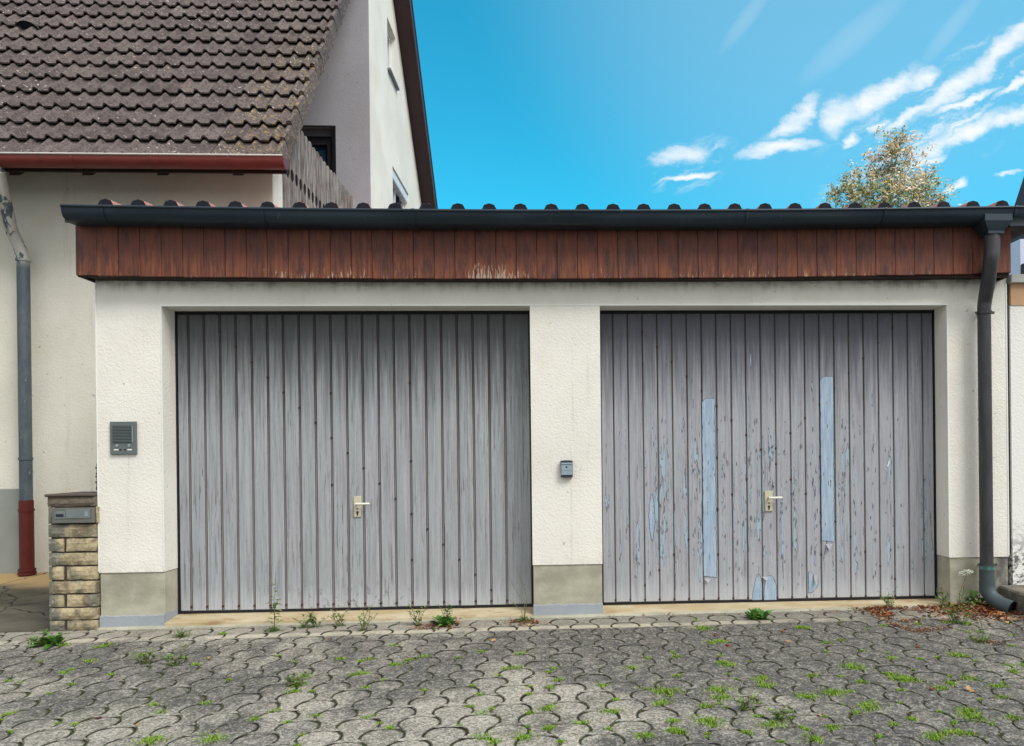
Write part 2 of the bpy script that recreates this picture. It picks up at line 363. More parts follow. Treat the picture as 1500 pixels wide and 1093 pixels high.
# wood fascia
def f_fascia(g):
    p = g.pos(); x, y, z = g.xyz(p)[:3]; r = g.rnd()
    off = g.comb(g.math('MULTIPLY', r, 53.0), 0.0, g.math('MULTIPLY', r, 17.0))
    st = g.noise(g.scale(p, 55, 1, 3, off), 1, 6, .65, .4)
    blot = g.noise(g.scale(p, 17, 1, 4.5, off), 1, 6, .72)
    c = g.mix(g.rng(st, .3, .7), (.085, .026, .019), (.215, .066, .038))
    c = g.mix(g.math('MULTIPLY', r, .35), c, (.075, .032, .030))
    low = g.rng(z, 2.60, 2.42)
    c = g.mix(g.math('MULTIPLY', low, g.rng(st, .40, .66, 0, .75)), c, (.25, .085, .035))
    c = g.mix(g.math('MULTIPLY', g.rng(blot, .47, .64), .68), c, (.042, .022, .022))
    c = g.mix(g.rng(g.noise(g.scale(p, 120, 1, 5, off), 1, 4, .6), .62, .7, 0, .6), c, (.03, .018, .016))
    # flaked white / raw patches near the dripping edge
    fl = g.noise(g.scale(p, 75, 1, 11, off), 1, 5, .7, .3)
    spot = g.rng(g.noise(g.scale(p, 1.6, 1, .3), 1, 2), .38, .60, -.07, .05)
    zone = g.rng(z, 2.56, 2.395, 0, .20, False)
    near = g.math('MULTIPLY', g.rng(g.math('ABSOLUTE', g.math('ADD', x, .46)), .26, .02), .17)
    fm = g.math('ADD', g.math('ADD', fl, zone), g.math('ADD', spot, g.math('MULTIPLY', near, g.rng(z, 2.56, 2.46))))
    c = g.mix(g.rng(fm, .80, .85), c, (.46, .44, .42))
    c = g.mix(g.rng(fm, .745, .80, 0, .45), c, (.34, .15, .06))
    return {'Base Color': c, 'Normal': g.bump(g.math('ADD', st, fm), .003, .6), 'Roughness': g.rng(st, .3, .7, .5, .75)}
m_fascia = mat('red_brown_stained_wood', f_fascia, .6, .35)
m_soffit = plain('dark_stained_soffit', (.035, .022, .020), .8, .2, var=.4)
def f_gutter(g):
    p = g.pos()
    n = g.noise(g.scale(p, 1.5, 6, 6), 1, 5)
    c = g.mix(g.rng(n, .3, .7), (.010, .022, .036), (.022, .040, .058))
    c = g.mix(g.rng(g.noise(g.scale(p, 22, 22, 4), 1, 5, .7), .62, .75, 0, .5), c, (.12, .15, .17))
    return {'Base Color': c, 'Metallic': .25, 'Roughness': g.rng(n, .3, .7, .38, .55)}
m_gutter = mat('slate_blue_painted_zinc', f_gutter, .45, .5)
def f_pipe(g):
    p = g.pos(); x, y, z = g.xyz(p)[:3]
    n = g.noise(g.scale(p, 14, 14, 3), 1, 5, .65)
    c = g.mix(g.rng(n, .3, .7), (.030, .030, .036), (.060, .062, .070))
    c = g.mix(g.rng(g.math('ADD', z, g.math('MULTIPLY', n, .1)), .40, .30), c, (.060, .085, .095))
    ring = g.math('MULTIPLY', g.rng(z, .300, .312), g.rng(z, .335, .325))
    c = g.mix(g.math('MULTIPLY', ring, g.rng(n, .38, .6, 0, .7)), c, (.10, .34, .33))
    c = g.mix(g.rng(g.noise(p, 40, 4, .7), .62, .74, 0, .3), c, (.16, .18, .18))
    return {'Base Color': c, 'Metallic': .15, 'Roughness': g.rng(n, .3, .7, .4, .62)}
m_pipe = mat('black_grey_painted_pipe', f_pipe, .5, .4)
def f_hpipe(g):
    p = g.pos(); x, y, z = g.xyz(p)[:3]
    n = g.noise(g.scale(p, 9, 9, 4), 1, 6, .7, .5)
    c = g.mix(g.rng(n, .3, .7), (.055, .080, .100), (.11, .135, .15))
    fl = g.math('MULTIPLY', g.rng(g.noise(g.scale(p, 9, 5, 5), 1, 5, .65, 1.0), .46, .49), g.rng(z, 2.92, 3.05))
    c = g.mix(fl, c, (.42, .42, .39))
    c = g.mix(g.rng(g.noise(g.scale(p, 30, 30, 12), 1, 5, .7), .66, .70, 0, .8), c, (.4, .42, .42))
    return {'Base Color': c, 'Metallic': .2, 'Roughness': .55}
m_hpipe = mat('blue_grey_zinc_pipe_flaking', f_hpipe, .5, .4)
m_red = plain('oxide_red_paint', (.145, .022, .018), .5, .4, var=.3, sc_=9)
m_redpipe = plain('oxide_red_pipe', (.095, .012, .009), .55, .35, var=.35, sc_=9)
m_zinclip = plain('bright_zinc_lip', (.62, .60, .56), .4, .5, .3)

# tiles
def f_tile(g):
    p = g.pos(); x, y, z = g.xyz(p)[:3]; r = g.rnd()
    n = g.noise(p, 7, 5, .65); n2 = g.noise(p, 45, 5, .7); big = g.noise(p, .9, 3)
    c = g.mix(r, (.078, .062, .060), (.145, .118, .113))
    c = g.mix(g.rng(n, .35, .68, 0, .6), c, (.20, .165, .158))
    c = g.mix(g.rng(n2, .48, .62, 0, .8), c, (.040, .034, .036))
    sp = g.rng(g.noise(p, 30, 3, .6), .645, .68); sp = g.math('MAXIMUM', sp, g.rng(g.noise(g.vmath('ADD', p, (4, 4, 4)), 17, 2, .5), .735, .76))
    sp = g.math('MULTIPLY', sp, g.rng(g.noise(p, 1.6, 4, .6), .40, .60, .15, 1.0))
    c = g.mix(g.math('MULTIPLY', sp, .9), c, (.62, .58, .52))
    lic = g.math('MULTIPLY', g.rng(x, -3.1, -2.62), g.rng(g.noise(p, 24, 4, .7), .56, .62))
    lic = g.math('MULTIPLY', lic, g.rng(z, 6.3, 5.3))
    c = g.mix(g.math('MULTIPLY', lic, .8), c, (.34, .25, .07))
    ru = g.rng(g.noise(g.vmath('ADD', p, (9, 2, 4)), 13, 4, .7), .70, .76, 0, .5)
    c = g.mix(ru, c, (.26, .14, .07))
    return {'Base Color': c, 'Normal': g.bump(g.math('ADD', n2, n), .006, .8)}
m_tile = mat('weathered_brown_concrete_tile', f_tile, .85, .25)
m_under = plain('dark_roof_underlay', (.02, .018, .018), .9, .1)
m_rafter = plain('dark_brown_rafter', (.035, .024, .020), .7, .3, var=.4)
m_verge = plain('dark_brown_verge_cladding', (.050, .030, .032), .6, .3, var=.35, sc_=4)
def f_oldwood(g):
    p = g.pos(); r = g.rnd(); ob = g.obj()
    off = g.comb(0.0, g.math('MULTIPLY', r, 33.0), g.math('MULTIPLY', r, 9.0))
    st = g.noise(g.scale(p, 1, 48, 3, off), 1, 5, .65, .5)
    c = g.mix(g.rng(st, .32, .66), (.055, .045, .042), (.46, .43, .41))
    c = g.mix(g.rng(g.noise(g.scale(p, 1, 9, 4, off), 1, 4), .5, .7, 0, .7), c, (.11, .07, .06))
    c = g.mix(g.math('MULTIPLY', r, .35), c, (.16, .11, .09))
    return {'Base Color': c, 'Normal': g.bump(st, .004, .7)}
m_oldwood = mat('silver_grey_old_wood', f_oldwood, .85, .2)
m_winframe = plain('white_window_frame', (.72, .76, .82), .4, .5, var=.06)
m_brownframe = plain('brown_window_frame', (.030, .022, .030), .5, .4, var=.25)
m_greymetal = plain('grey_blind_rail', (.17, .18, .20), .45, .5, .2)
def f_glass(g):
    return {'Base Color': (.02, .045, .075), 'Roughness': .06, 'Specular IOR Level': .8}
m_glass = mat('dark_window_glass', f_glass, .05, .8)
def f_sheet(g):
    p = g.pos(); n = g.noise(p, 12, 5, .65)
    c = g.mix(g.rng(n, .3, .7), (.36, .17, .14), (.48, .25, .21))
    c = g.mix(g.rng(g.noise(p, 40, 4, .7), .56, .7, 0, .6), c, (.10, .07, .06))
    return {'Base Color': c, 'Normal': g.bump(n, .004, .5)}
m_sheet = mat('faded_red_corrugated_sheet', f_sheet, .75, .3)
m_filler = plain('dark_foam_filler', (.012, .014, .022), .8, .2)

# pillar stones
def f_stone(g):
    p = g.pos(); r = g.rnd(); ob = g.vmath('ADD', p, g.comb(g.math('MULTIPLY', r, 9.0), 0.0, 0.0))
    n = g.noise(ob, 11, 6, .65, .6)
    c = g.mix(g.rng(n, .35, .62), (.22, .185, .125), (.52, .44, .28))
    gy = g.rng(g.math('ADD', g.noise(ob, 5, 4, .6), g.rng(g.xyz(p)[0], -3.38, -3.50, 0, .25)), .50, .66)
    c = g.mix(g.math('MULTIPLY', gy, .85), c, (.15, .16, .145))
    c = g.mix(g.rng(g.noise(ob, 22, 4), .62, .72, 0, .6), c, (.46, .44, .38))
    return {'Base Color': c, 'Normal': g.bump(g.noise(ob, 26, 6, .7), .018, 1.0)}
m_stone = mat('split_sandstone', f_stone, .9, .2)
m_mortar = plain('dark_mortar', (.075, .060, .050), .95, .1, var=.3)
m_cap = plain('brown_pillar_cap', (.10, .078, .070), .85, .2, var=.35, sc_=10, bumpd=.004)
m_capband = plain('brown_grey_cap_stone', (.15, .125, .10), .9, .2, var=.35, sc_=12, bumpd=.008)
m_boxmetal = plain('grey_green_letterbox_metal', (.15, .155, .14), .5, .4, .3, var=.12)
m_plate = plain('letterbox_flap', (.20, .23, .24), .35, .5, .4, var=.1)
m_dark = plain('near_black_plastic', (.015, .015, .025), .5, .4)
m_intercom = plain('grey_anodised_panel', (.135, .165, .165), .4, .5, .4, var=.1)
m_grille = plain('grille_slat', (.10, .13, .135), .5, .4, .2, var=.1)
m_label = plain('white_name_label', (.80, .80, .74), .5, .3, var=.03)
m_button = plain('pale_round_button', (.28, .34, .34), .35, .5, .3, var=.1)
m_keysw = plain('blue_grey_plastic', (.26, .34, .40), .45, .4, var=.08)
m_keycap = plain('navy_plastic_cap', (.02, .028, .05), .45, .4)
m_ivory = plain('ivory_handle_plate', (.52, .49, .36), .4, .45, var=.1)
m_ivory2 = plain('pale_ivory_lever', (.74, .73, .66), .35, .5, var=.05)
m_tan = plain('tan_painted_band', (.52, .33, .20), .85, .2, var=.1)
m_coping = plain('pale_grey_coping', (.50, .51, .50), .8, .2, var=.12)
m_lilac = plain('pale_lilac_wall', (.55, .60, .75), .8, .2, var=.05)
m_bead = plain('bright_corner_bead', (.80, .82, .80), .6, .3, var=.04)
m_cable = plain('dark_brown_strip', (.05, .040, .042), .7, .2)
# plants
def f_leafy(cols, rough=.6):
    def fn(g):
        i = g.island(); c = cols[0]
        for k, cc in enumerate(cols[1:]):
            t = (k+1)/len(cols); c = g.mix(g.rng(i, t-.02, t+.02), c, cc)
        return {'Base Color': c, 'Roughness': rough}
    return fn
m_moss = mat('yellow_green_moss', f_leafy([(.15, .29, .02), (.22, .38, .03), (.11, .20, .02), (.26, .36, .05)]), .8, .2)
m_weed = mat('weed_leaf', f_leafy([(.10, .20, .04), (.14, .26, .06), (.18, .26, .08), (.16, .14, .06)]), .6, .3)
m_weedg = mat('fresh_weed_leaf', f_leafy([(.05, .15, .02), (.08, .20, .03), (.10, .24, .04)]), .5, .4)
m_stem = plain('weed_stem', (.15, .17, .07), .7, .2)
m_petal = plain('white_umbel', (.75, .78, .70), .6, .2)
m_fallen = mat('fallen_brown_leaf', f_leafy([(.16, .05, .02), (.30, .11, .03), (.10, .03, .02), (.36, .18, .06), (.20, .06, .03), (.08, .02, .025), (.42, .26, .12)]), .7, .3)
def f_birch(g):
    a = f_leafy([(.16, .24, .06), (.22, .29, .08), (.13, .19, .05), (.34, .36, .14), (.60, .38, .14), (.70, .60, .48)])(g)['Base Color']
    b = f_leafy([(.68, .44, .20), (.78, .64, .56), (.74, .48, .22), (.82, .72, .66), (.30, .34, .13), (.80, .66, .54)])(g)['Base Color']
    n = g.math('ADD', g.noise(g.pos(), .9, 3), g.rng(g.xyz(g.pos())[2], 9.2, 12.2, -.12, .07))
    return {'Base Color': g.mix(g.rng(n, .46, .56), a, b), 'Roughness': .6}
m_birch = mat('autumn_birch_leaf', f_birch, .6, .25)
m_bark = plain('pale_birch_bark', (.34, .30, .26), .8, .2, var=.5, sc_=6)

# ------------------------------------------------------------------ mesh helper
class MB:
    def __init__(s): s.v = []; s.f = []; s.mi = []
    def add(s, vs, fs, mi=0):
        b = len(s.v); s.v += [tuple(v) for v in vs]
        s.f += [tuple(i+b for i in f) for f in fs]; s.mi += [mi]*len(fs); return s
    def box(s, x0, x1, y0, y1, z0, z1, bev=0, mi=0):
        if x1 < x0: x0, x1 = x1, x0
        if y1 < y0: y0, y1 = y1, y0
        if z1 < z0: z0, z1 = z1, z0
        if bev <= 0:
            vs = [(x, y, z) for z in (z0, z1) for y in (y0, y1) for x in (x0, x1)]
            return s.add(vs, [(0, 2, 3, 1), (4, 5, 7, 6), (0, 1, 5, 4), (2, 6, 7, 3), (0, 4, 6, 2), (1, 3, 7, 5)], mi)
        b = min(bev, (x1-x0)*.45, (y1-y0)*.45, (z1-z0)*.45)
        vs = []; idx = {}
        for sx in (0, 1):
            for sy in (0, 1):
                for sz in (0, 1):
                    X = (x0, x1)[sx]; Y = (y0, y1)[sy]; Z = (z0, z1)[sz]
                    ix = b if sx == 0 else -b; iy = b if sy == 0 else -b; iz = b if sz == 0 else -b
                    for a, q in (('x', (X, Y+iy, Z+iz)), ('y', (X+ix, Y, Z+iz)), ('z', (X+ix, Y+iy, Z))):
                        idx[(sx, sy, sz, a)] = len(vs); vs.append(q)
        fs = []
        for sx in (0, 1):
            q = [idx[(sx, a, c, 'x')] for a, c in ((0, 0), (1, 0), (1, 1), (0, 1))]; fs.append(q if sx else q[::-1])
            q = [idx[(a, sx, c, 'y')] for a, c in ((0, 0), (0, 1), (1, 1), (1, 0))]; fs.append(q if sx else q[::-1])
            q = [idx[(a, c, sx, 'z')] for a, c in ((0, 0), (1, 0), (1, 1), (0, 1))]; fs.append(q if sx else q[::-1])
        for a in (0, 1):
            for c in (0, 1):
                fs.append((idx[(a, c, 0, 'x')], idx[(a, c, 1, 'x')], idx[(a, c, 1, 'y')], idx[(a, c, 0, 'y')]))
                fs.append((idx[(a, 0, c, 'x')], idx[(a, 1, c, 'x')], idx[(a, 1, c, 'z')], idx[(a, 0, c, 'z')]))
                fs.append((idx[(0, a, c, 'y')], idx[(1, a, c, 'y')], idx[(1, a, c, 'z')], idx[(0, a, c, 'z')]))
        for a in (0, 1):
            for c in (0, 1):
                for d in (0, 1): fs.append((idx[(a, c, d, 'x')], idx[(a, c, d, 'y')], idx[(a, c, d, 'z')]))
        return s.add(vs, fs, mi)
    def tube(s, pts, rad, n=14, caps=True, mi=0, open_end=False):
        pts = [Vector(p) for p in pts]
        if not isinstance(rad, (list, tuple)): rad = [rad]*len(pts)
        rings = []; up = None
        for i, p in enumerate(pts):
            t = (pts[min(i+1, len(pts)-1)]-pts[max(i-1, 0)]).normalized()
            if up is None:
                up = Vector((0, 0, 1)) if abs(t.z) < .9 else Vector((0, 1, 0))
            a = t.cross(up).normalized(); b = a.cross(t).normalized(); up = b
            rings.append([p+rad[i]*(math.cos(2*math.pi*k/n)*a+math.sin(2*math.pi*k/n)*b) for k in range(n)])
        vs = [v for r in rings for v in r]; fs = []
        for i in range(len(rings)-1):
            for k in range(n): fs.append((i*n+k, i*n+(k+1) % n, (i+1)*n+(k+1) % n, (i+1)*n+k))
        if caps:
            fs.append(tuple(range(n)))
            if not open_end: fs.append(tuple(range((len(rings)-1)*n, len(rings)*n))[::-1])
        return s.add(vs, fs, mi)
    def ext_x(s, prof, x0, x1, closed=True, mi=0, zf=None, seg=1, caps=True):
        """profile of (y,z) extruded along x; zf(x) is added to z"""
        n = len(prof); vs = []; fs = []
        for i in range(seg+1):
            x = x0+(x1-x0)*i/seg; dz_ = zf(x) if zf else 0
            vs += [(x, y, z+dz_) for y, z in prof]
        for i in range(seg):
            for k in range(n if closed else n-1):
                a, b = k, (k+1) % n
                fs.append((i*n+a, (i+1)*n+a, (i+1)*n+b, i*n+b))
        if closed and caps: fs.append(tuple(range(n))); fs.append(tuple(range(seg*n, (seg+1)*n))[::-1])
        return s.add(vs, fs, mi)
    def mesh(s, name, mats, org=(0, 0, 0), smooth=None):
        me = bpy.data.meshes.new(name); o = Vector(org)
        me.from_pydata([tuple(Vector(v)-o) for v in s.v], [], s.f)
        if not isinstance(mats, (list, tuple)): mats = [mats]
        for mm in mats: me.materials.append(mm)
        me.polygons.foreach_set('material_index', s.mi)
        me.validate(); me.update()
        import bmesh
        b = bmesh.new(); b.from_mesh(me); bmesh.ops.recalc_face_normals(b, faces=b.faces); b.to_mesh(me); b.free()
        if smooth:
            me.shade_smooth()
            if smooth < 180: me.set_sharp_from_angle(angle=R_(smooth))
        return me
    def build(s, name, mats, parent=None, smooth=None):
        org = parent.matrix_world_loc if False else wloc(parent)
        ob = bpy.data.objects.new(name, s.mesh(name, mats, org, smooth)); col.objects.link(ob)
        if parent: ob.parent = parent
        return ob
def wloc(o):
    v = Vector((0, 0, 0))
    while o is not None: v = v+o.location; o = o.parent
    return v
def thing(name, label, cat, loc, group=None):
    o = bpy.data.objects.new(name, None); col.objects.link(o); o.location = loc; o.empty_display_size = .1
    o['label'] = label; o['category'] = cat
    if group: o['group'] = group
    return o
def tag(o, label, cat, group=None):
    o['label'] = label; o['category'] = cat
    if group: o['group'] = group
    return o
def struct(o): o['kind'] = 'structure'; return o
def inst(name, me, loc, parent, rot=None):
    o = bpy.data.objects.new(name, me); col.objects.link(o); o.parent = parent
    o.location = Vector(loc)-wloc(parent)
    if rot: o.rotation_euler = rot
    return o

# ------------------------------------------------------------------ ground
b = MB()
ys = [-60, -12, -6, 0, 0.4]; 
def quadgrid(b, xs, ys, zf, mi=0):
    vs = [(x, y, zf(x, y)) for y in ys for x in xs]; n = len(xs)
    fs = [(j*n+i, j*n+i+1, (j+1)*n+i+1, (j+1)*n+i) for j in range(len(ys)-1) for i in range(n-1)]
    b.add(vs, fs, mi)
struct(MB().add([(-900, -900, -.75), (900, -900, -.75), (900, 900, -.75), (-900, 900, -.75)], [(0, 1, 2, 3)]).build('ground', m_ground))
b = MB(); quadgrid(b, [-9, -5, 0, 5, 9], [-9, -5, -2, 0, .35], lambda x, y: gz(x, y)-.0050)
drive = struct(b.build('driveway', m_joint))
# dark concrete path left of the garage, rising to the house
def pz(x, y): return gz(x, 0)+.004+.068*y
b = MB(); quadgrid(b, [-9, -6, -4.5, -3.6, -3.1517+.01], [-.03, .5, 1.2, 1.96], pz)
struct(b.build('path', m_path))

# pavers: axe-head shapes with tangent arcs
PP = .275; PR = .348*PP; PH = math.sqrt(4*PR*PR-PP*PP/4)
def paver_outline(n=7):
    th = math.atan2(PH, PP/2); pts = []
    def arc(c, a0, a1, m_, r=PR):
        return [(c[0]+r*math.cos(a0+(a1-a0)*i/m_), c[1]+r*math.sin(a0+(a1-a0)*i/m_)) for i in range(m_)]
    pts += arc((0, 0), -th, math.pi+th, 2*n)
    pts += arc((-PP/2, -PH), th, -th, n)[0:]
    pts += arc((0, -2*PH), math.pi-th, th, 4)
    pts += arc((PP/2, -PH), math.pi+th, math.pi-th, n)
    return pts
def paver_mesh(seed):
    rr = random.Random(seed); o = paver_outline()
    n = len(o); vs = []; J = .0028
    cx_ = 0; cy_ = -.25*PH
    def inset(o, d):
        res = []
        for i in range(n):
            a, p, c = Vector(o[i-1]), Vector(o[i]), Vector(o[(i+1) % n])
            t = (c-a).normalized(); nn = Vector((-t.y, t.x)); res.append(p+nn*d*(1+1.7*nn.y*nn.y))
        return res
    o0 = inset(o, J); o1 = inset(o, J+.0034+.0016)
    tilt = (rr.uniform(-.005, .005), rr.uniform(-.005, .005))
    def zt(p): return tilt[0]*p[0]+tilt[1]*p[1]
    b = MB()
    vs = [(p[0], p[1], -.03) for p in o0]+[(p[0], p[1], -.0013+zt(p)) for p in o0]+[(p[0]+rr.uniform(-1, 1)*.0012, p[1]+rr.uniform(-1, 1)*.0012, zt(p)) for p in o1]
    fs = []
    for k in range(2):
        for i in range(n): fs.append((k*n+i, k*n+(i+1) % n, (k+1)*n+(i+1) % n, (k+1)*n+i))
    fs.append(tuple(range(2*n, 3*n)))
    b.add(vs, fs); b.mi = [1]*n+[2]*n+[0]; return b
pm_b = [paver_mesh(k) for k in range(6)]
pms = [q.mesh('paver', [m_paver, m_joint, m_arris]) for q in pm_b]
spots = []
for j in range(-1, 44):
    y = .10-j*PH
    for i in range(-20, 21):
        x = (i+.5*(j % 2))*PP+.055
        if x < -5.4 or x > 4.9 or y < -5.2: continue
        if x > 3.20+PP*.3 and y > -1.6 and x > 3.3: continue
        if x < -3.30 and y > .16: continue
        spots.append((x, y))
def camdist(x, y): return (Vector((x, y, gz(x, y)))-CAM)
vis = []; far = []
for x, y in spots:
    d = camdist(x, y); w = d.dot(Fv)
    if w > .3:
        u = CX+FPX*d.dot(Rv)/w; v = CY-FPX*d.dot(Uv)/w
        inview = -45 < u < 1545 and v < 1130
    else: inview = False
    (vis if inview else far).append((x, y))
vis.sort(key=lambda q: camdist(*q).length)
single, rest = vis[:298], vis[298:]+far
rr = random.Random(3)
def pv_place(x, y): return (x, y, gz(x, y)+rr.uniform(-.0013, .0013)), (.04+rr.uniform(-.004, .004), -.006+rr.uniform(-.004, .004), rr.uniform(-.008, .008))
for x, y in single:
    l, r = pv_place(x, y); inst('paver', rr.choice(pms), l, drive, r)
b = MB()
from mathutils import Euler
for x, y in rest:
    l, r = pv_place(x, y); M4 = Matrix.Translation(l) @ Euler(r).to_matrix().to_4x4()
    q = rr.choice(pm_b); b.add([M4 @ Vector(v) for v in q.v], q.f); b.mi[-len(q.mi):] = q.mi
o = b.build('paver_field', [m_paver, m_joint, m_arris], drive); o['kind'] = 'stuff'

# ------------------------------------------------------------------ garage
X0, X1, X2, X3, X4, X5 = -3.1517, -2.7107, -.1607, .337, 2.8758, 3.3208
ZT, ZP, ZD, DY = 2.2253, .380, .052, .19
def sag(x): return .003*(x+.5)**2
garage = thing('garage', 'cream rendered double garage with wooden fascia and two grey doors', 'garage', (0, 0, 0))
b = MB()
WT = 2.52
for (xa, xb) in ((X0, X1), (X2, X3), (X4, X5)): b.box(xa, xb, 0, .30, ZP, WT)
b.box(X1, X2, 0, .30, ZT, WT); b.box(X3, X4, 0, .30, ZT, WT)
b.box(X0, X0+.25, .30, 1.93, .0, WT); b.box(X5-.25, X5, .30, 6.5, .0, WT); b.box(-2.65, -2.4, 1.96, 6.5, 0, WT); b.box(-2.4, X5-.25, 6.25, 6.5, 0, WT)
b.box(X0+.25, -2.4, 1.80, 1.93, 0, WT)
b.build('wall', m_render, garage)
for (xa, xb) in ((X0, X1), (X2, X3), (X4, X5)):
    p = MB().box(xa+.004, xb-.004, .007, .30, -.06, ZP-.003, .003).build('plinth', m_plinth, garage)
for (xa, xb, zz) in ((X0, X1, .078), (X2, X3, .094)):
    b = MB(); n = 24; r2 = random.Random(int(zz*1000))
    for yy, xs in ((-.004, None),):
        prof = [(xa+.002+(xb-xa-.004)*i/n, zz+r2.uniform(-.004, .004)) for i in range(n+1)]
        vs = [(x, -.003, -.05) for x, z in prof]+[(x, -.003, z) for x, z in prof]+[(x, .012, z+.004) for x, z in prof]
        fs = []
        for i in range(n): fs += [(i, i+1, n+2+i, n+1+i), (n+1+i, n+2+i, 2*n+3+i, 2*n+2+i)]
        b.add(vs, fs)
    if xa == X0: b.box(xb-.008, xb-.001, -.002, DY-.01, -.05, zz+.01)
    b.build('base_strip', m_bitumen, garage)
# corner beads
for x in (X1, X4):
    MB().box(x-.005, x+.0025, -.0035, .004, ZP+.01, ZT).build('corner_bead', m_bead, garage)
MB().box(X0-.003, X0+.003, -.003, .004, ZP+.01, 2.38).build('corner_bead', m_bead, garage)
MB().box(X5-.006, X5+.003, -.003, .004, ZP+.01, 2.38).build('corner_bead', m_bead, garage)
xq = at(1100, 447, Y=0).x
MB().box(xq, X4+.01, -.005, .02, ZT-.003, ZT+.012).build('drip_bead', m_bead, garage)
MB().box(X1, xq, -.0035, .004, ZT-.002, ZT+.005).build('drip_bead', m_bead, garage)
# dark expansion strip between garage corner and what stands left / right of it
zc = at(140, 480, Y=.05).z
b = MB(); b.tube([(X0-.018, .03, .95), (X0-.012, .03, 1.05), (X0-.011, .03, 1.6), (X0-.009, .03, 2.2)], .0115, 6)
for k in range(9): b.box(X0-.02-random.random()*.015, X0-.002, .02, .05, .96+k*.02, .975+k*.02)
b.build('cable', m_cable, garage)
MB().box(X5+.002, X5+.034, .03, .10, ZP+.02, 2.40).build('joint_strip', m_cable, garage)
# sills in front of the doors
for (xa, xb) in ((X1, X2), (X3, X4)):
    b = MB(); n = 30; r2 = random.Random(5)
    vs = []
    for i in range(n+1):
        x = xa+.001+(xb-xa-.002)*i/n; e = -.012+.006*mnoise.noise(Vector((x*3, 1, 1)))
        zz = gz(x, 0)
        vs += [(x, DY+.12, ZD-.004), (x, DY-.02, ZD-.006), (x, .02, max(zz+.014, .03)), (x, e, max(zz+.009, .024)), (x, e-.004, -.06)]
    fs = [(i*5+k, (i+1)*5+k, (i+1)*5+k+1, i*5+k+1) for i in range(n) for k in range(4)]
    b.add(vs, fs).build('threshold', m_thresh, garage)
# thin mortar haunch on the paving edge
b = MB(); n = 60; vs = []
for i in range(n+1):
    x = X0+(X5-.2-X0)*i/n; w = .035+.018*mnoise.noise(Vector((x*4, 3, 1)))
    vs += [(x, -.002, gz(x, 0)+.012), (x, -w, gz(x, -w)+.004), (x, -w-.01, gz(x, -w)-.01)]
b.add(vs, [(i*3+k, (i+1)*3+k, (i+1)*3+k+1, i*3+k+1) for i in range(n) for k in range(2)]).build('mortar_edge', m_plinth, garage)

# doors -------------------------------------------------------------
def jag(x, s=1): return mnoise.noise(Vector((x*s, 3.1, 7.7)))
def make_door(xa, xb, edges, gap, mt, lab, first_proud):
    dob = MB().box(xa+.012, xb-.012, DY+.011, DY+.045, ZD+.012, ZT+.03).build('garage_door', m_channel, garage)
    dob['label'] = lab
    ztop = at(300, 461, Y=DY).z
    es = [xa+.016]+edges+[xb-.016]
    rr = random.Random(len(edges))
    for i in range(len(es)-1):
        a = es[i]+(gap/2 if i else 0); c = es[i+1]-(gap/2 if i < len(es)-2 else 0)
        dy_ = rr.uniform(-.0015, .0015)
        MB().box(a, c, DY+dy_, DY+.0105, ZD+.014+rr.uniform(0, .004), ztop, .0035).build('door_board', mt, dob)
    b = MB()  # centre bead in each channel
    if gap > .012:
        for e in edges: b.box(e-.0030, e+.0030, DY+.0045, DY+.0105, ZD+.02, ztop)
        b.build('channel_bead', m_channel, dob)
    f = MB()
    f.box(xa+.001, xa+.0115, DY-.004, DY+.05, ZD-.002, ZT+.03); f.box(xb-.0115, xb-.001, DY-.004, DY+.05, ZD-.002, ZT+.03)
    f.box(xa+.0118, xb-.0118, DY+.003, DY+.05, ztop+.003, ZT+.03); f.box(xa+.0118, xb-.0118, DY+.002, DY+.05, ZD-.002, ZD+.011)
    f.build('door_frame', m_black, garage)
    return dob, es
eL = [at(u, 670, Y=DY).x for u in [277.6+23.15*k for k in range(21)]]
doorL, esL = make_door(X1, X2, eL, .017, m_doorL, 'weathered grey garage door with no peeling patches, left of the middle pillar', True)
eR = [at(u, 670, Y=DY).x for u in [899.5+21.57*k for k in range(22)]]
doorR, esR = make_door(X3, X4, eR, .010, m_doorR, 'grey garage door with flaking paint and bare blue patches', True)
def screws(dob, es, pts):
    b = MB()
    for u, v in pts:
        p = at(u, v, Y=DY); x = min(es, key=lambda e: abs(e-p.x))
        b.tube([(x, DY+.012, p.z), (x, DY-.002, p.z), (x, DY-.004, p.z)], [.0075, .0075, .004], 8)
    o = b.build('screw', m_rust, dob); o['kind'] = 'stuff'
L = [(324+23.15*k, 485+22.3*k) for k in range(18)]+[(604, 560), (604, 675), (604, 753), (604, 820), (489, 710), (489, 575)]+[(277+23.15*k, 889-.45*k) for k in range(21)]
screws(doorL, esL, L)
Rr = [(940+21.6*k, 486+21.5*k) for k in range(10)]+[(1307-21.6*k, 480+22*k) for k in range(9)]+[(1092, 702), (1158, 702), (1072, 724), (1180, 723), (1050, 747), (1202, 764), (1223, 764), (1008, 790), (986, 812), (965, 835), (944, 857), (1246, 786), (1268, 808), (1290, 829), (1312, 848), (1050, 595), (1050, 670), (1050, 745), (1050, 812), (1200, 592), (1200, 668), (1202, 750), (1203, 812)]+[(899.5+21.57*k, 879-.35*k) for k in range(22)]
screws(doorR, esR, Rr)
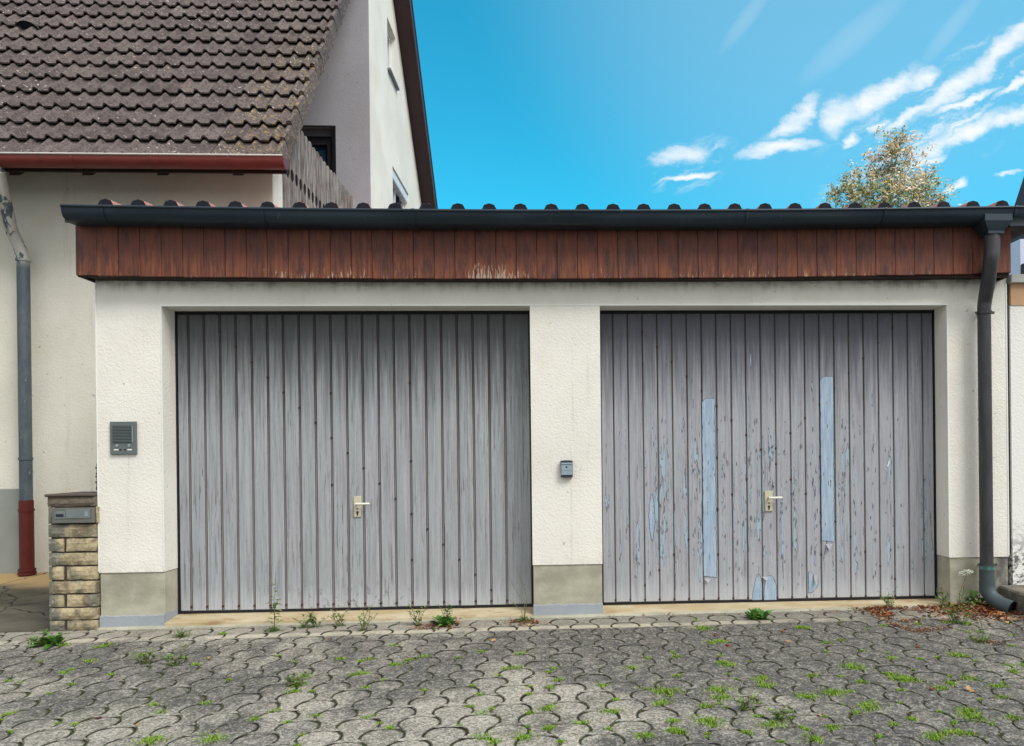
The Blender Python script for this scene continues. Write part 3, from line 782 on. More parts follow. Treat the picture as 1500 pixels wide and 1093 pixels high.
# bare patches where strips of paint have come off (right door)
def patch(u0, u1, v0, v1, seed, shape='strip'):
    a = at(u0, v1, Y=DY-.003); c = at(u1, v0, Y=DY-.003); rr = random.Random(seed)
    xs0, xs1, z0, z1 = a.x, c.x, a.z, c.z; n = 44; L_, R2 = [], []
    for i in range(n+1):
        t = i/n; z = z0+(z1-z0)*t
        if shape == 'strip': l, r = xs0, xs1; l += rr.uniform(-.2, 1)*.005*(rr.random() < .5); r -= rr.uniform(-.2, 1)*.006*(rr.random() < .5)
        elif shape == 'dome':
            w = math.sqrt(max(0, 1-t**3)); m_ = (xs0+xs1)/2; h = (xs1-xs0)/2; l = m_-h*w+rr.uniform(-1, 1)*.003; r = m_+h*w+rr.uniform(-1, 1)*.003
        elif shape == 'fin':
            l = xs0+(xs1-xs0)*(.55*t**1.5)+rr.uniform(-1, 1)*.002; r = xs0+(xs1-xs0)*min(1, 1.0-.8*max(0, t-.72))+rr.uniform(-1, 1)*.002
        elif shape == 'lens':
            w = math.sin(math.pi*min(1, max(0, t)))**.8; m_ = (xs0+xs1)/2; h = (xs1-xs0)/2; l = m_-h*w+rr.uniform(-1, 1)*.002; r = m_+h*w+rr.uniform(-1, 1)*.002
        else:
            l = xs0+rr.uniform(-1, 1)*.002; r = xs0+(xs1-xs0)*math.sin(math.pi*min(1, max(0, t*.85+.1)))+rr.uniform(-1, 1)*.002
        L_.append((l, z)); R2.append((r, z))
    if shape == 'strip':
        L_[-1] = (xs0+.25*(xs1-xs0), z1); L_[0] = (xs0, z0+.012)
    b = MB(); Y = DY-.0026
    def sheet(L_, R2, Y, g_, mi, dx_=0):
        vs = [(x-g_+dx_, Y, z+(g_ if i == n else (-g_ if i == 0 else 0))) for i, (x, z) in enumerate(L_)]+[(x+g_+dx_, Y, z+(g_ if i == n else (-g_ if i == 0 else 0))) for i, (x, z) in enumerate(R2)]
        vs += [(x, DY+.004, z) for x, Y_, z in vs]; m2 = 2*(n+1)
        fs = [(i, n+1+i, n+2+i, i+1) for i in range(n)]
        fs += [(i, i+1, m2+i+1, m2+i) for i in range(n)]+[(n+1+i, m2+n+1+i, m2+n+2+i, n+2+i) for i in range(n)]+[(0, m2, m2+n+1, n+1), (n, 2*n+1, m2+2*n+1, m2+n)]
        b.add(vs, fs, mi)
    sheet(L_, R2, Y, .0028, 1, .001)  # larger dark sheet behind the patch: painted shadow rim of the paint edge
    sheet(L_, R2, Y-.0008, 0, 0)
    return b
flaps = {}
for k, (u0, u1, v0, v1, shp) in enumerate([(1031, 1047, 584, 846, 'strip'), (1204, 1220, 552, 794, 'strip'), (1102, 1115.5, 842, 879, 'fin'), (1119.5, 1137, 843, 879, 'dome'), (1185, 1198, 838, 868, 'ear'),
        (951.5, 958.5, 724, 792, 'lens')]):
    patch(u0, u1, v0, v1, k, shp).build('bare_patch', [m_peel, m_curl_rim], doorR)
# curled paint tongues
for (u, v, w, h) in ((1214, 797, 10, 9), (1036, 848, 9, 5), (1194, 842, 7, 14), (1121, 845, 10, 5)):
    a = at(u-w/2, v, Y=DY); c = at(u+w/2, v, Y=DY); d = at(u, v+h, Y=DY)
    MB().add([(a.x, DY-.004, a.z), (c.x, DY-.004, c.z), (d.x+.004, DY-.028, d.z), (d.x-.008, DY-.022, d.z+.006)], [(0, 1, 2, 3)]).add([(a.x, DY-.005, a.z+.001), (c.x, DY-.005, c.z+.001), (d.x+.004, DY-.030, d.z), (d.x-.008, DY-.024, d.z+.006)], [(0, 1, 2, 3)], 1).build('paint_curl', [m_curl_rim, m_doorR], doorR)
# flakes lifting along the grain
b = MB(); rr = random.Random(11)
for k in range(230):
    i = rr.randrange(2, len(esR)-3)
    u = rr.uniform(.15, .85)
    z = .15+1.25*rr.random()**.9
    if rr.random() > (.35+.65*math.sin(min(1, max(0, (i-1)/20))*math.pi)): continue
    x = esR[i]+.01+(esR[i+1]-esR[i]-.02)*u; hgt = rr.uniform(.012, .06); w = rr.uniform(.002, .005); s = rr.choice((-1, 1))
    pts = []
    for q in range(5):
        t = q/4; pts.append((x+s*w*math.sin(t*math.pi)+rr.uniform(-.001, .001), z+hgt*t))
    vs = [(x+rr.uniform(-.0005, .0005), DY-.002, p[1]) for p in pts]+[(p[0], DY-.002-.005*math.sin(math.pi*q/4), p[1]) for q, p in enumerate(pts)]
    b.add(vs, [(q, q+1, 6+q, 5+q) for q in range(4)])
o = b.build('paint_flake', m_curl_rim, doorR); o['kind'] = 'stuff'
b = MB(); p0 = at(1301, 680, Y=DY); b.box(p0.x-.004, p0.x+.004, DY-.004, DY-.0022, p0.z-.018, p0.z+.022); b.v = [(x+(z-p0.z)*.35, y, z) for x, y, z in b.v]
b.build('white_scratch', m_label, doorR)
def handle(u0, u1, v0, v1, ul, vl, dob):
    a = at(u0, v1, Y=DY-.004); c = at(u1, v0, Y=DY-.004); zl = at(ul, vl, Y=DY-.03).z; xl = at(ul, vl, Y=DY-.04).x
    b = MB().box(a.x, c.x, DY-.012, DY-.001, a.z, c.z, .003)
    xm = (a.x+c.x)/2
    b.tube([(xm, DY-.006, zl), (xm, DY-.040, zl)], .009, 10, mi=0)
    b.tube([(xm-.008, DY-.042, zl), (xm+.02, DY-.045, zl), (xl-.005, DY-.044, zl+.001), (xl, DY-.040, zl+.001)], [.008, .0085, .0078, .006], 10, mi=1)
    h = c.z-a.z
    b.tube([(xm, DY-.0118, a.z+.40*h), (xm, DY-.0135, a.z+.40*h)], .0055, 9, mi=2)
    b.tube([(xm, DY-.0118, a.z+.23*h), (xm, DY-.0140, a.z+.23*h)], .0088, 10, mi=2)
    b.box(xm-.005, xm+.005, DY-.0138, DY-.0119, a.z+.08*h, a.z+.23*h, mi=2)
    b.box(a.x-.0, c.x+.0, DY-.0125, DY-.0119, a.z+.33*h, a.z+.345*h, mi=1)
    return b.build('door_handle', [m_ivory, m_ivory2, m_dark], dob, 40)
handle(518.5, 529.2, 727, 757.5, 541, 738, doorL)
handle(1120.3, 1131.5, 719, 749, 1146, 729, doorR)

# fascia boards -------------------------------------------------------
FY = -.14
fx0, fx1 = at(110, 370, Y=FY).x, at(1481, 370, Y=FY).x
nb = 46; bw = (fx1-fx0)/nb; rr = random.Random(2)
for i in range(nb):
    a = fx0+i*bw; xm = a+bw/2
    dz_ = sag(xm); yy = FY+rr.uniform(-.002, .002)
    MB().box(a+.0011, a+bw-.0011, yy, FY+.018, 2.383+dz_+rr.uniform(-.002, .002), 2.765+dz_, .003).build('fascia_board', m_fascia, garage)
b = MB(); b.box(fx0+.003, fx1-.003, FY+.020, FY+.045, 2.40, 2.76)
b.build('fascia_backing', m_soffit, garage)
b = MB()
b.ext_x([(FY+.046, 2.388), (FY+.046, 2.412), (-.002, 2.412), (-.002, 2.388)], X0+.02, X5-.06, zf=lambda x: sag(x)*.6, seg=8)
b.box(fx0+.004, fx0+.022, FY+.046, 1.9, 2.40, 2.76); b.box(fx1-.022, fx1-.004, FY+.046, 6.3, 2.40, 2.76)
b.build('soffit_board', m_soffit, garage)

# gutter --------------------------------------------------------------
gx0, gx1 = at(90, 310, Y=-.31).x, 3.75
ZG = 2.803
outer = [(-.150, .0), (-.150, -.090), (-.215, -.094), (-.262, -.089), (-.293, -.072), (-.308, -.044), (-.314, -.014)]
inner = [(y+(.003 if i > 1 else -.0), z+.003) for i, (y, z) in enumerate(outer)]
prof = [(y, ZG+z) for y, z in outer]+[(-.308, ZG-.012)]+[(min(y+.004, -.154), ZG+max(z, -.090)+.004) for y, z in reversed(outer[:-1])]
b = MB(); b.ext_x(prof, gx0, gx1, zf=sag, seg=24)
gut = b.build('gutter', m_gutter, garage, 50)
b = MB(); nseg = 24
b.tube([(gx0+(gx1-gx0)*i/nseg, -.316, ZG-.008+sag(gx0+(gx1-gx0)*i/nseg)) for i in range(nseg+1)], .0095, 10)
b.build('gutter_lip', m_gutter, gut, 60)
b = MB(); s0 = sag(gx0)
b.add([(gx0-.004, y, ZG+z+s0) for y, z in outer]+[(gx0-.004, -.30, ZG+.002+s0), (gx0-.004, -.150, ZG+.052+s0)]+[(gx0+.002, y, ZG+z+s0) for y, z in outer]+[(gx0+.002, -.30, ZG+.002+s0), (gx0+.002, -.150, ZG+.052+s0)],
      [tuple(range(9)), tuple(range(9, 18))[::-1]]+[(i, (i+1) % 9, 9+(i+1) % 9, 9+i) for i in range(9)])
b.build('end_cap', m_gutter, gut)
for u in (385/1, 605, 845, 1095, 1297, 1488, 150):
    x = at(u, 315, Y=-.31).x; wide = .006 if u in (385, 150) else .010
    b = MB(); s1 = sag(x)
    pf = [(y*1.0-.006, ZG+z-.004) for y, z in outer[1:]]; pf2 = [(y+.002, z+.002) for y, z in reversed(pf)]
    b.ext_x(pf+pf2, x-wide, x+wide, zf=sag); b.tube([(x-wide, -.317, ZG-.008+s1), (x+wide, -.317, ZG-.008+s1)], .0120, 10)
    b.build('gutter_joint', m_gutter, gut, 50)

# downpipe ------------------------------------------------------------
pipe = bpy.data.objects.new('downpipe', None); col.objects.link(pipe); pipe.parent = garage
dp = None
xh0, xh1 = at(1438, 330, Y=-.27).x, at(1478, 330, Y=-.27).x; xm = (xh0+xh1)/2; zt_ = ZG-.05+sag(xm)
bpy.data.objects.remove(pipe)
xu = at(1453.5, 360, Y=-.24).x; xl = at(1442, 500, Y=-.085).x
z1_ = at(1453, 343, Y=-.25).z; z2_ = at(1453, 385, Y=-.23).z; z3_ = at(1443, 435, Y=-.09).z; zc_ = at(1443, 458, Y=-.09).z
xb_ = at(1446, 850, Y=-.085).x; ze = at(1446, 866, Y=-.085).z
pts = [(xu, -.235, z1_+.02), (xu, -.235, z2_+.03), (xu-.003, -.228, z2_), (xu-.012, -.21, z2_-.03), (xl+.022, -.125, z3_+.05), (xl+.006, -.095, z3_+.02), (xl, -.085, z3_-.01), (xl, -.085, .30)]
def smooth(pts, k=6):
    P_ = [Vector(p) for p in pts]; P_ = [P_[0]]+P_+[P_[-1]]; out = []
    for i in range(1, len(P_)-2):
        a_, b_, c_, d_ = P_[i-1:i+3]
        for q in range(k):
            t = q/k; out.append(.5*((2*b_)+(c_-a_)*t+(2*a_-5*b_+4*c_-d_)*t*t+(3*b_-a_-3*c_+d_)*t**3))
    return out+[P_[-2]]
up = [(xu, -.235, z1_+.02), (xu, -.235, z2_+.09), (xu-.004, -.228, z2_+.02), ((xu+xl)/2, -.165, (z2_+z3_)/2), (xl+.003, -.095, z3_-.015), (xl, -.085, z3_-.09), (xl, -.085, zc_-.10)]
sp3 = smooth(up)+[Vector((xl, -.085, .30))]
pipe = MB().tube(sp3, [.052-.007*min(1, max(0, i/(len(sp3)*.7)-.2)) for i in range(len(sp3))], 20).build('downpipe', m_pipe, garage, 40)
b = MB()
def ring4(cx_, cy_, hx, hy, z): return [(cx_-hx, cy_-hy, z), (cx_+hx, cy_-hy, z), (cx_+hx, cy_+hy, z), (cx_-hx, cy_+hy, z)]
vs = ring4(xm, -.235, (xh1-xh0)/2, .078, zt_)+ring4(xm, -.235, (xh1-xh0)/2, .078, zt_-.045)+ring4(xu, -.235, .056, .056, z1_+.012)+ring4(xu, -.235, .056, .056, z1_-.006)
fs = [(k*4+i, k*4+(i+1) % 4, k*4+4+(i+1) % 4, k*4+4+i) for k in range(3) for i in range(4)]+[(0, 1, 2, 3), (15, 14, 13, 12)]
b.add(vs, fs).build('hopper', m_gutter, pipe)
for (x, y, z, r) in ((xl, -.085, zc_, .052), (xl, -.085, .335, .053)):
    b = MB().tube([(x, y, z-.010), (x, y, z+.010)], r, 20); b.box(x+r-.004, x+r+.022, y-.006, y+.006, z-.009, z+.009); b.box(x-r-.012, x-r+.004, y-.006, y+.006, z-.008, z+.008); b.tube([(x, y, z), (x, -.004, z)], .008, 8)
    b.build('pipe_bracket', m_pipe, pipe, 40)
b = MB().tube([(xl+.0, -.085, .330), (xb_, -.085, .20)], .0505, 20); b.tube([(xb_, -.085, .215), (xb_, -.085, .18), (xb_, -.088, .13)], .0535, 20); b.build('standpipe', m_pipe, pipe, 40)
e1 = at(1467, 897, Y=-.30)
sh = [(xb_, -.086, .19), (xb_+.004, -.092, .14), (xb_+.02, -.12, .10), (xb_+.05, -.18, .068), (xb_+.085, -.25, .052)]
b = MB().tube(sh, [.052, .053, .053, .0525, .054], 20, caps=False)
b.tube([(p[0], p[1], p[2]) for p in sh[1:]], [.049, .049, .049, .0505], 20, caps=False, mi=1)
n_ = len(b.v); r1 = list(range(4*20, 5*20)); r2_ = list(range(n_-20, n_))
b.f += [(r1[k], r1[(k+1) % 20], r2_[(k+1) % 20], r2_[k]) for k in range(20)]; b.mi += [0]*20
vdisc = b.v[n_-60:n_-40]; 
b.add(vdisc, [tuple(range(20))], 1)
b.build('pipe_shoe', [m_pipe, m_black], pipe, 40)

# roof sheets ----------------------------------------------------------
ZRF = at(1000, 299, Y=-.215).z-sag(at(1000, 299, Y=-.215).x)-.084
rp = at(44.35+1000, 300, Y=-.2).x-at(1000, 300, Y=-.2).x
rx0 = at(252, 300, Y=-.2).x-2*rp
def sheet_mb(k0, k1, ylen, first=False, last=False):
    top = []; x = rx0+k0*rp
    for k in range(k0, k1):
        c = rx0+k*rp
        top += [(c-.072, 0), (c-.030, .070), (c-.018, .078), (c+.018, .079), (c+.030, .071), (c+.074, 0)]
    xs = [(rx0+k0*rp-rp/2 + (0 if not first else -.02), 0.0)]+top+[(rx0+(k1-1)*rp+rp/2+.0, 0.0)]
    if first: xs = [(xs[0][0]-.10, .030), (xs[0][0]-.02, .028)]+xs
    n = len(xs); y0, y1 = -.215, ylen; sl = .085
    vs = []
    for y in (y0, y1):
        for zz in (0, .007): vs += [(x, y, ZRF+sag(x)+z+zz+sl*(y-y0)) for x, z in xs]
    fs = []
    for i in range(n-1):
        fs += [(i, i+1, n+i+1, n+i), (2*n+i, 3*n+i, 3*n+i+1, 2*n+i+1), (i, 2*n+i, 2*n+i+1, i+1), (n+i, n+i+1, 3*n+i+1, 3*n+i)]
    fs += [(0, n, 3*n, 2*n), (n-1, 3*n-1, 4*n-1, 2*n-1)]
    fb = MB()
    for k in range(k0, k1):
        c = rx0+k*rp; s1 = sag(c)
        pts = [(c-.074, -.002), (c-.034, .076), (c+.0, .0868), (c+.034, .077), (c+.077, -.002)]
        vv = [(x, y0-.006+yy*.15, ZRF+.001+s1+z-sl*.012) for yy in (0, .03) for x, z in pts]
        fb.add(vv, [(0, 1, 2, 3, 4), (9, 8, 7, 6, 5)]+[(i, 5+i, 5+(i+1) % 5, (i+1) % 5) for i in range(5)])
    return MB().add(vs, fs), fb
kmax = int((3.55-rx0)/rp)
ks = [0, 1]+list(range(4, kmax, 3))+[kmax]
ks = [0]+list(range(3, kmax, 3))+[kmax]
for i in range(len(ks)-1):
    s_, f_ = sheet_mb(ks[i], ks[i+1], 1.45 if rx0+ks[i+1]*rp < -2.5 else 6.5, i == 0)
    so_ = s_.build('roof_sheet', m_sheet, garage); f_.build('ridge_filler', m_filler, so_)
b = MB(); b.box(fx0, -2.45, -.12, 1.45, 2.765, 2.785); b.box(-2.449, 3.5, -.12, 6.3, 2.765, 2.785); b.build('roof_deck', m_soffit, garage)
b = MB(); b.ext_x([(-.148, 2.735), (-.148, 2.80), (-.135, 2.80), (-.135, 2.735)], fx0-.06, fx1+.02, zf=sag, seg=10); b.build('eaves_flashing', m_gutter, garage)

# ------------------------------------------------------------------ wall devices
def intercom():
    a = at(162, 666, Y=-.01); c = at(200, 617.5, Y=-.01); t = thing('intercom', 'grey metal intercom panel with speaker grille and two name labels', 'intercom', ((a.x+c.x)/2, -.002, a.z))
    W, H = c.x-a.x, c.z-a.z
    MB().box(a.x, c.x, -.018, -.0005, a.z, c.z, .003).build('panel', m_intercom, t)
    g0, g1, h0, h1 = a.x+.13*W, a.x+.83*W, a.z+.36*H, a.z+.86*H
    MB().box(g0-.002, g1+.002, -.0215, -.0181, h0-.002, h1+.002).build('speaker_recess', m_dark, t)
    for k in range(11):
        z = h0+(h1-h0)*(k+.5)/11; MB().box(g0, g1, -.0265, -.0216, z-.0034, z+.0028).build('grille_slat', m_grille, t)
    MB().box(g1+.003, g1+.010, -.0225, -.0181, h0, h1).build('side_trim', m_button, t)
    for fx in (.28, .74):
        x = a.x+fx*W; MB().tube([(x, -.0181, a.z+.275*H), (x, -.0225, a.z+.275*H)], .0105, 16).build('button', m_button, t, 40)
    for fa, fb in ((.16, .33), (.66, .84)): MB().box(a.x+fa*W, a.x+fb*W, -.0205, -.0181, a.z+.125*H, a.z+.16*H).build('name_label', m_label, t)
    for fx in (.40, .58): MB().tube([(a.x+fx*W, -.0181, a.z+.145*H), (a.x+fx*W, -.022, a.z+.145*H)], .0058, 10).build('bell_button', m_dark, t, 40)
    b = MB()
    for fx in (.09, .93):
        for fz in (.93, .06): b.tube([(a.x+fx*W, -.0181, a.z+fz*H), (a.x+fx*W, -.0195, a.z+fz*H)], .003, 6)
    b.build('corner_screw', m_button, t)
intercom()
a = at(821.5, 699, Y=-.02); c = at(838.6, 675, Y=-.02)
t = thing('key_switch', 'small blue grey key switch on the middle pillar', 'key switch', ((a.x+c.x)/2, -.002, a.z)); W, H = c.x-a.x, c.z-a.z
def bowed(x0, x1, z0, z1, y0, bow, nn=8):
    vs = []
    for i in range(nn+1):
        s_ = i/nn*2-1; x = x0+(x1-x0)*i/nn; y = y0-bow*(1-s_*s_); dz_ = .004*(1-s_*s_)
        vs += [(x, y, z0-dz_), (x, y, z1+dz_), (x, -.0005, z1), (x, -.0005, z0)]
    return MB().add(vs, [(i*4+k, (i+1)*4+k, (i+1)*4+(k+1) % 4, i*4+(k+1) % 4) for i in range(nn) for k in range(4)]+[(0, 1, 2, 3), tuple(nn*4+k for k in (3, 2, 1, 0))])
bowed(a.x, c.x, a.z, c.z, -.030, .004).build('housing', m_keycap, t)
MB().box(a.x+.003, c.x-.003, -.0375, -.0345, a.z+.13*H, a.z+.89*H, .002).build('face_plate', m_keysw, t)
MB().box(a.x+.006, c.x-.006, -.0390, -.0376, a.z+.40*H, a.z+.43*H).build('face_rib', m_button, t)
MB().box(a.x+.006, c.x-.006, -.0390, -.0376, a.z+.76*H, a.z+.785*H).build('face_rib', m_keycap, t)
MB().tube([((a.x+c.x)/2, -.0376, a.z+.62*H), ((a.x+c.x)/2, -.0395, a.z+.62*H)], .0058, 12).build('keyhole', m_dark, t)

# ------------------------------------------------------------------ stone pillar with letterbox
PXL, PXR = at(71, 880, Y=-.03).x, X0-.004
ptop = at(100, 727, Y=-.03).z
pil = thing('stone_pillar', 'low pillar of split yellow and grey sandstone beside the garage corner', 'pillar', ((PXL+PXR)/2, .1, 0))
MB().box(PXL+.012, PXR-.004, -.010, .34, -.06, ptop-.005).build('mortar_core', m_mortar, pil)
def rough_stone(x0, x1, z0, z1, seed):
    rr = random.Random(seed); nx = max(2, int((x1-x0)/.035)); nz = 3; vs = []
    for j in range(nz+1):
        for i in range(nx+1):
            edge = i in (0, nx) or j in (0, nz)
            x = x0+(x1-x0)*i/nx+(rr.uniform(-.002, .002)); z = z0+(z1-z0)*j/nz+rr.uniform(-.0022, .0022)
            y = -.020+(rr.uniform(-.002, .002) if edge else rr.uniform(-.013, -.005))
            vs.append((x, y, z))
    fs = [(j*(nx+1)+i, j*(nx+1)+i+1, (j+1)*(nx+1)+i+1, (j+1)*(nx+1)+i) for j in range(nz) for i in range(nx)]
    n = len(vs); loop = [i for i in range(nx+1)]+[j*(nx+1)+nx for j in range(1, nz+1)]+[nz*(nx+1)+i for i in range(nx-1, -1, -1)]+[j*(nx+1) for j in range(nz-1, 0, -1)]
    back = [(vs[k][0], .33, vs[k][2]) for k in loop]; m_ = len(loop)
    fs += [(loop[k], loop[(k+1) % m_], n+(k+1) % m_, n+k) for k in range(m_)]+[tuple(n+k for k in range(m_))[::-1]]
    return MB().add(vs+back, fs)
rows = [(769, 787, 0), (789.5, 808, 1), (810.5, 828, 0), (830.5, 849.5, 1), (852, 869.5, 0), (872, 889, 1), (891.5, 908, 0), (910, 924, 1)]
k = 0
for (va, vb, sp) in rows:
    z1, z0 = at(100, va, Y=-.03).z, at(100, vb, Y=-.03).z
    segs = [(PXL, PXR-.002)] if not sp else [(PXL, PXL+.098+random.uniform(-.004, .004)), (PXL+.118, PXR-.002)]
    for s0_, s1_ in segs:
        k += 1; rough_stone(s0_, s1_, z0, z1, k).build('stone', m_stone, pil)
zb1, zb0 = at(100, 743, Y=-.03).z, at(100, 767, Y=-.03).z
lbx0, lbx1 = at(76.5, 755, Y=-.05).x, at(136.8, 755, Y=-.05).x
rough_stone(PXL, lbx0-.004, zb0, zb1, 50).build('stone', m_stone, pil); rough_stone(lbx1+.012, PXR-.002, zb0, zb1, 51).build('stone', m_stone, pil)
rough_stone(PXL-.004, PXR-.002, zb1+.004, ptop-.004, 52).build('cap_stone', m_capband, pil)
b = MB(); b.box(PXL-.016, PXR-.001, -.042, .36, ptop-.003, ptop+.016, .006); b.build('cap_slab', m_cap, pil)
lb = thing('letterbox', 'flat grey green metal letterbox set in the top of the stone pillar', 'letterbox', ((lbx0+lbx1)/2, -.03, zb0))
W, H = lbx1-lbx0, zb1-zb0
MB().box(lbx0, lbx1, -.052, -.02, zb0+.004, zb1-.004, .003).build('body', m_boxmetal, lb)
MB().box(lbx0+.34*W, lbx0+.93*W, -.057, -.0525, zb0+.32*H, zb0+.86*H, .002).build('flap', m_plate, lb)
MB().box(lbx0+.07*W, lbx0+.33*W, -.0565, -.0525, zb0+.32*H, zb0+.76*H, .001).build('name_holder', m_plate, lb)
b = MB().box(lbx0+.10*W, lbx0+.29*W, -.0575, -.0566, zb0+.42*H, zb0+.60*H); rr = random.Random(1)
b.build('name_strip', m_dark, lb)
b = MB().box(lbx0+.80*W, lbx0+.88*W, -.0582, -.0571, zb0+.46*H, zb0+.74*H); b.build('sticker', m_button, lb)

# ------------------------------------------------------------------ house on the left
house = thing('house', 'white rendered house with steep brown tiled roof behind the garage', 'house', (-5, 3, 0))
HY = 1.95; HXR = -2.64
HXL = -10.5
b = MB(); b.box(HXL, HXR-.006, HY, HY+.25, -.1, 4.3); b.build('front_wall', m_house, house)
MB().box(HXR-.0055, HXR, HY+.001, HY+.26, -.1, 3.95).build('wall_end', m_gable, house)
xpl = at(28, 780, Y=HY).x
b = MB(); b.box(HXL, xpl+.05, HY-.02, HY-.001, -.1, at(20, 716, Y=HY-.02).z, .004); b.build('plinth', m_hplinth, house)
# roof frame
EY, EZ = 1.46, 3.835
SL = math.atan2(6.537-3.838, 3.65-1.5); cs, sn = math.cos(SL), math.sin(SL)
VX = -2.375
ROW = .285; TW = .300; S0 = -.083
def rp_(x, s_, h): return Vector((x, EY+s_*cs-h*sn, EZ+s_*sn+h*cs))
NR = 15
b = MB()
def slab(b, x0, x1, s0, s1, h0, h1, mi=0):
    vs = [rp_(x, s_, h) for x in (x0, x1) for s_ in (s0, s1) for h in (h0, h1)]
    b.add(vs, [(0, 1, 3, 2), (4, 6, 7, 5), (0, 4, 5, 1), (2, 3, 7, 6), (0, 2, 6, 4), (1, 5, 7, 3)], mi)
slab(b, HXL, VX-.05, .05, 6.2, -.10, -.045); b.build('roof_deck', m_under, house)
def tile_mb(width=TW, verge=False):
    prof = []
    def prf(x):
        t = x/.15 % 1.0; h = 0
        for c, w in ((.30, .215),):
            d = abs(t-c)
            if d < w: h = math.cos(math.pi*.5*d/w)
        return .036*h**.8
    n = 32; xs = [width*i/n for i in range(n+1)]
    vs = []; L_ = ROW+.05
    for (s_, hh) in ((L_, .0), (0, .046)):
        vs += [(x, s_, prf(x)+hh) for x in xs]
    vs += [(x, 0, prf(x)+.046-.015) for x in xs]; vs += [(x, L_, prf(x)-.014) for x in xs]
    m_ = n+1; fs = []
    for i in range(n): fs += [(i, i+1, m_+i+1, m_+i), (m_+i, m_+i+1, 2*m_+i+1, 2*m_+i), (2*m_+i, 2*m_+i+1, 3*m_+i+1, 3*m_+i)]
    fs += [(0, m_, 2*m_, 3*m_), (n, 3*m_+n, 2*m_+n, m_+n)]
    b = MB().add(vs, fs)
    if verge:
        # rounded edge with a hanging side flap
        w = width; fl = []
        pr2 = [(w-.045, .0), (w-.035, .026), (w-.012, .034), (w+.006, .024), (w+.012, -.02), (w+.012, -.135), (w-.002, -.135), (w-.004, -.02)]
        m2 = len(pr2); vv = [(x, s_, z+hh) for (s_, hh) in ((0, .046), (L_-.03, .006)) for x, z in pr2]
        b.add(vv, [(k, (k+1) % m2, m2+(k+1) % m2, m2+k) for k in range(m2)]+[tuple(range(m2)), tuple(range(m2, 2*m2))[::-1]])
    return b
tm = tile_mb().mesh('roof_tile', m_tile, smooth=50); vm = tile_mb(TW, True).mesh('verge_tile', m_tile, smooth=50)
rot = Matrix(((1, 0, 0), (0, cs, -sn), (0, sn, cs))).to_euler()
rr = random.Random(9); cnt = 0
vent_uv = at(38, 34, Y=EY+3.2)
for r in range(NR):
    if r > 12: ncol = 0
    for c in range(0, 17):
        s_ = S0+r*ROW; x = VX-.012-TW*(c+1)
        p = rp_(x, s_, 0)
        d = p-CAM; w = d.dot(Fv); u = CX+FPX*d.dot(Rv)/w; v = CY-FPX*d.dot(Uv)/w
        if u < -75 or v < -22: continue
        e = rot.copy(); e.z += rr.uniform(-.006, .006); e.x += rr.uniform(-.008, .008)
        inst('roof_tile' if c else 'verge_tile', tm if c else vm, p+Vector((rr.uniform(-.003, .003), 0, rr.uniform(-.003, .003))), house, e); cnt += 1
# tiles outside the picture, joined
def joined_tiles(name, cond):
    b = MB(); t0 = MB(); t0.add([(0, ROW, 0), (TW, ROW, 0), (TW, 0, .03), (0, 0, .03), (0, 0, .01), (TW, 0, .01)], [(0, 1, 2, 3), (3, 2, 5, 4)])
    for r in range(0, 20):
        for c in range(0, 27):
            s_ = S0+r*ROW; x = VX-.012-TW*(c+1); p = rp_(x, s_, .02)
            d = p-CAM; w = d.dot(Fv); u = CX+FPX*d.dot(Rv)/w; v = CY-FPX*d.dot(Uv)/w
            p0 = rp_(x, s_, 0); d = p0-CAM; w = d.dot(Fv); u = CX+FPX*d.dot(Rv)/w; v = CY-FPX*d.dot(Uv)/w
            if not (u < -75 or v < -22) and c < 17 and r < NR: continue
            M4 = Matrix.Translation(p) @ rot.to_matrix().to_4x4(); b.add([M4 @ Vector(q) for q in t0.v], t0.f)
    o = b.build(name, m_tile, house); o['kind'] = 'stuff'
joined_tiles('tile_field', None)
# vent tile
best = None
for s_ in [i*.01 for i in range(200, 420)]:
    q = rp_(0, s_, .05); tt = at(38, 38, Y=q.y)
    if best is None or abs(tt.z-q.z) < best[0]: best = (abs(tt.z-q.z), s_, tt.x)
s_, x_ = best[1], best[2]
b = MB(); n = 10
for yy, hh, w in ((0, .02, .10), (.18, .0, .05)): pass
vs = []
for (ss, ht, w) in ((0, .085, .115), (.10, .075, .10), (.24, .02, .05)):
    for k in range(n+1):
        a_ = math.pi*k/n; vs.append(rp_(x_+w*math.cos(a_), s_+ss, .02+ht*math.sin(a_)))
fs = [(r*(n+1)+k, r*(n+1)+k+1, (r+1)*(n+1)+k+1, (r+1)*(n+1)+k) for r in range(2) for k in range(n)]
b.add(vs, fs); b.add([rp_(x_+.105*math.cos(math.pi*k/n), s_+.012, .02+.075*math.sin(math.pi*k/n)) for k in range(n+1)], [tuple(range(n+1))], 1)
b.build('vent_tile', [m_tile, m_filler], house)
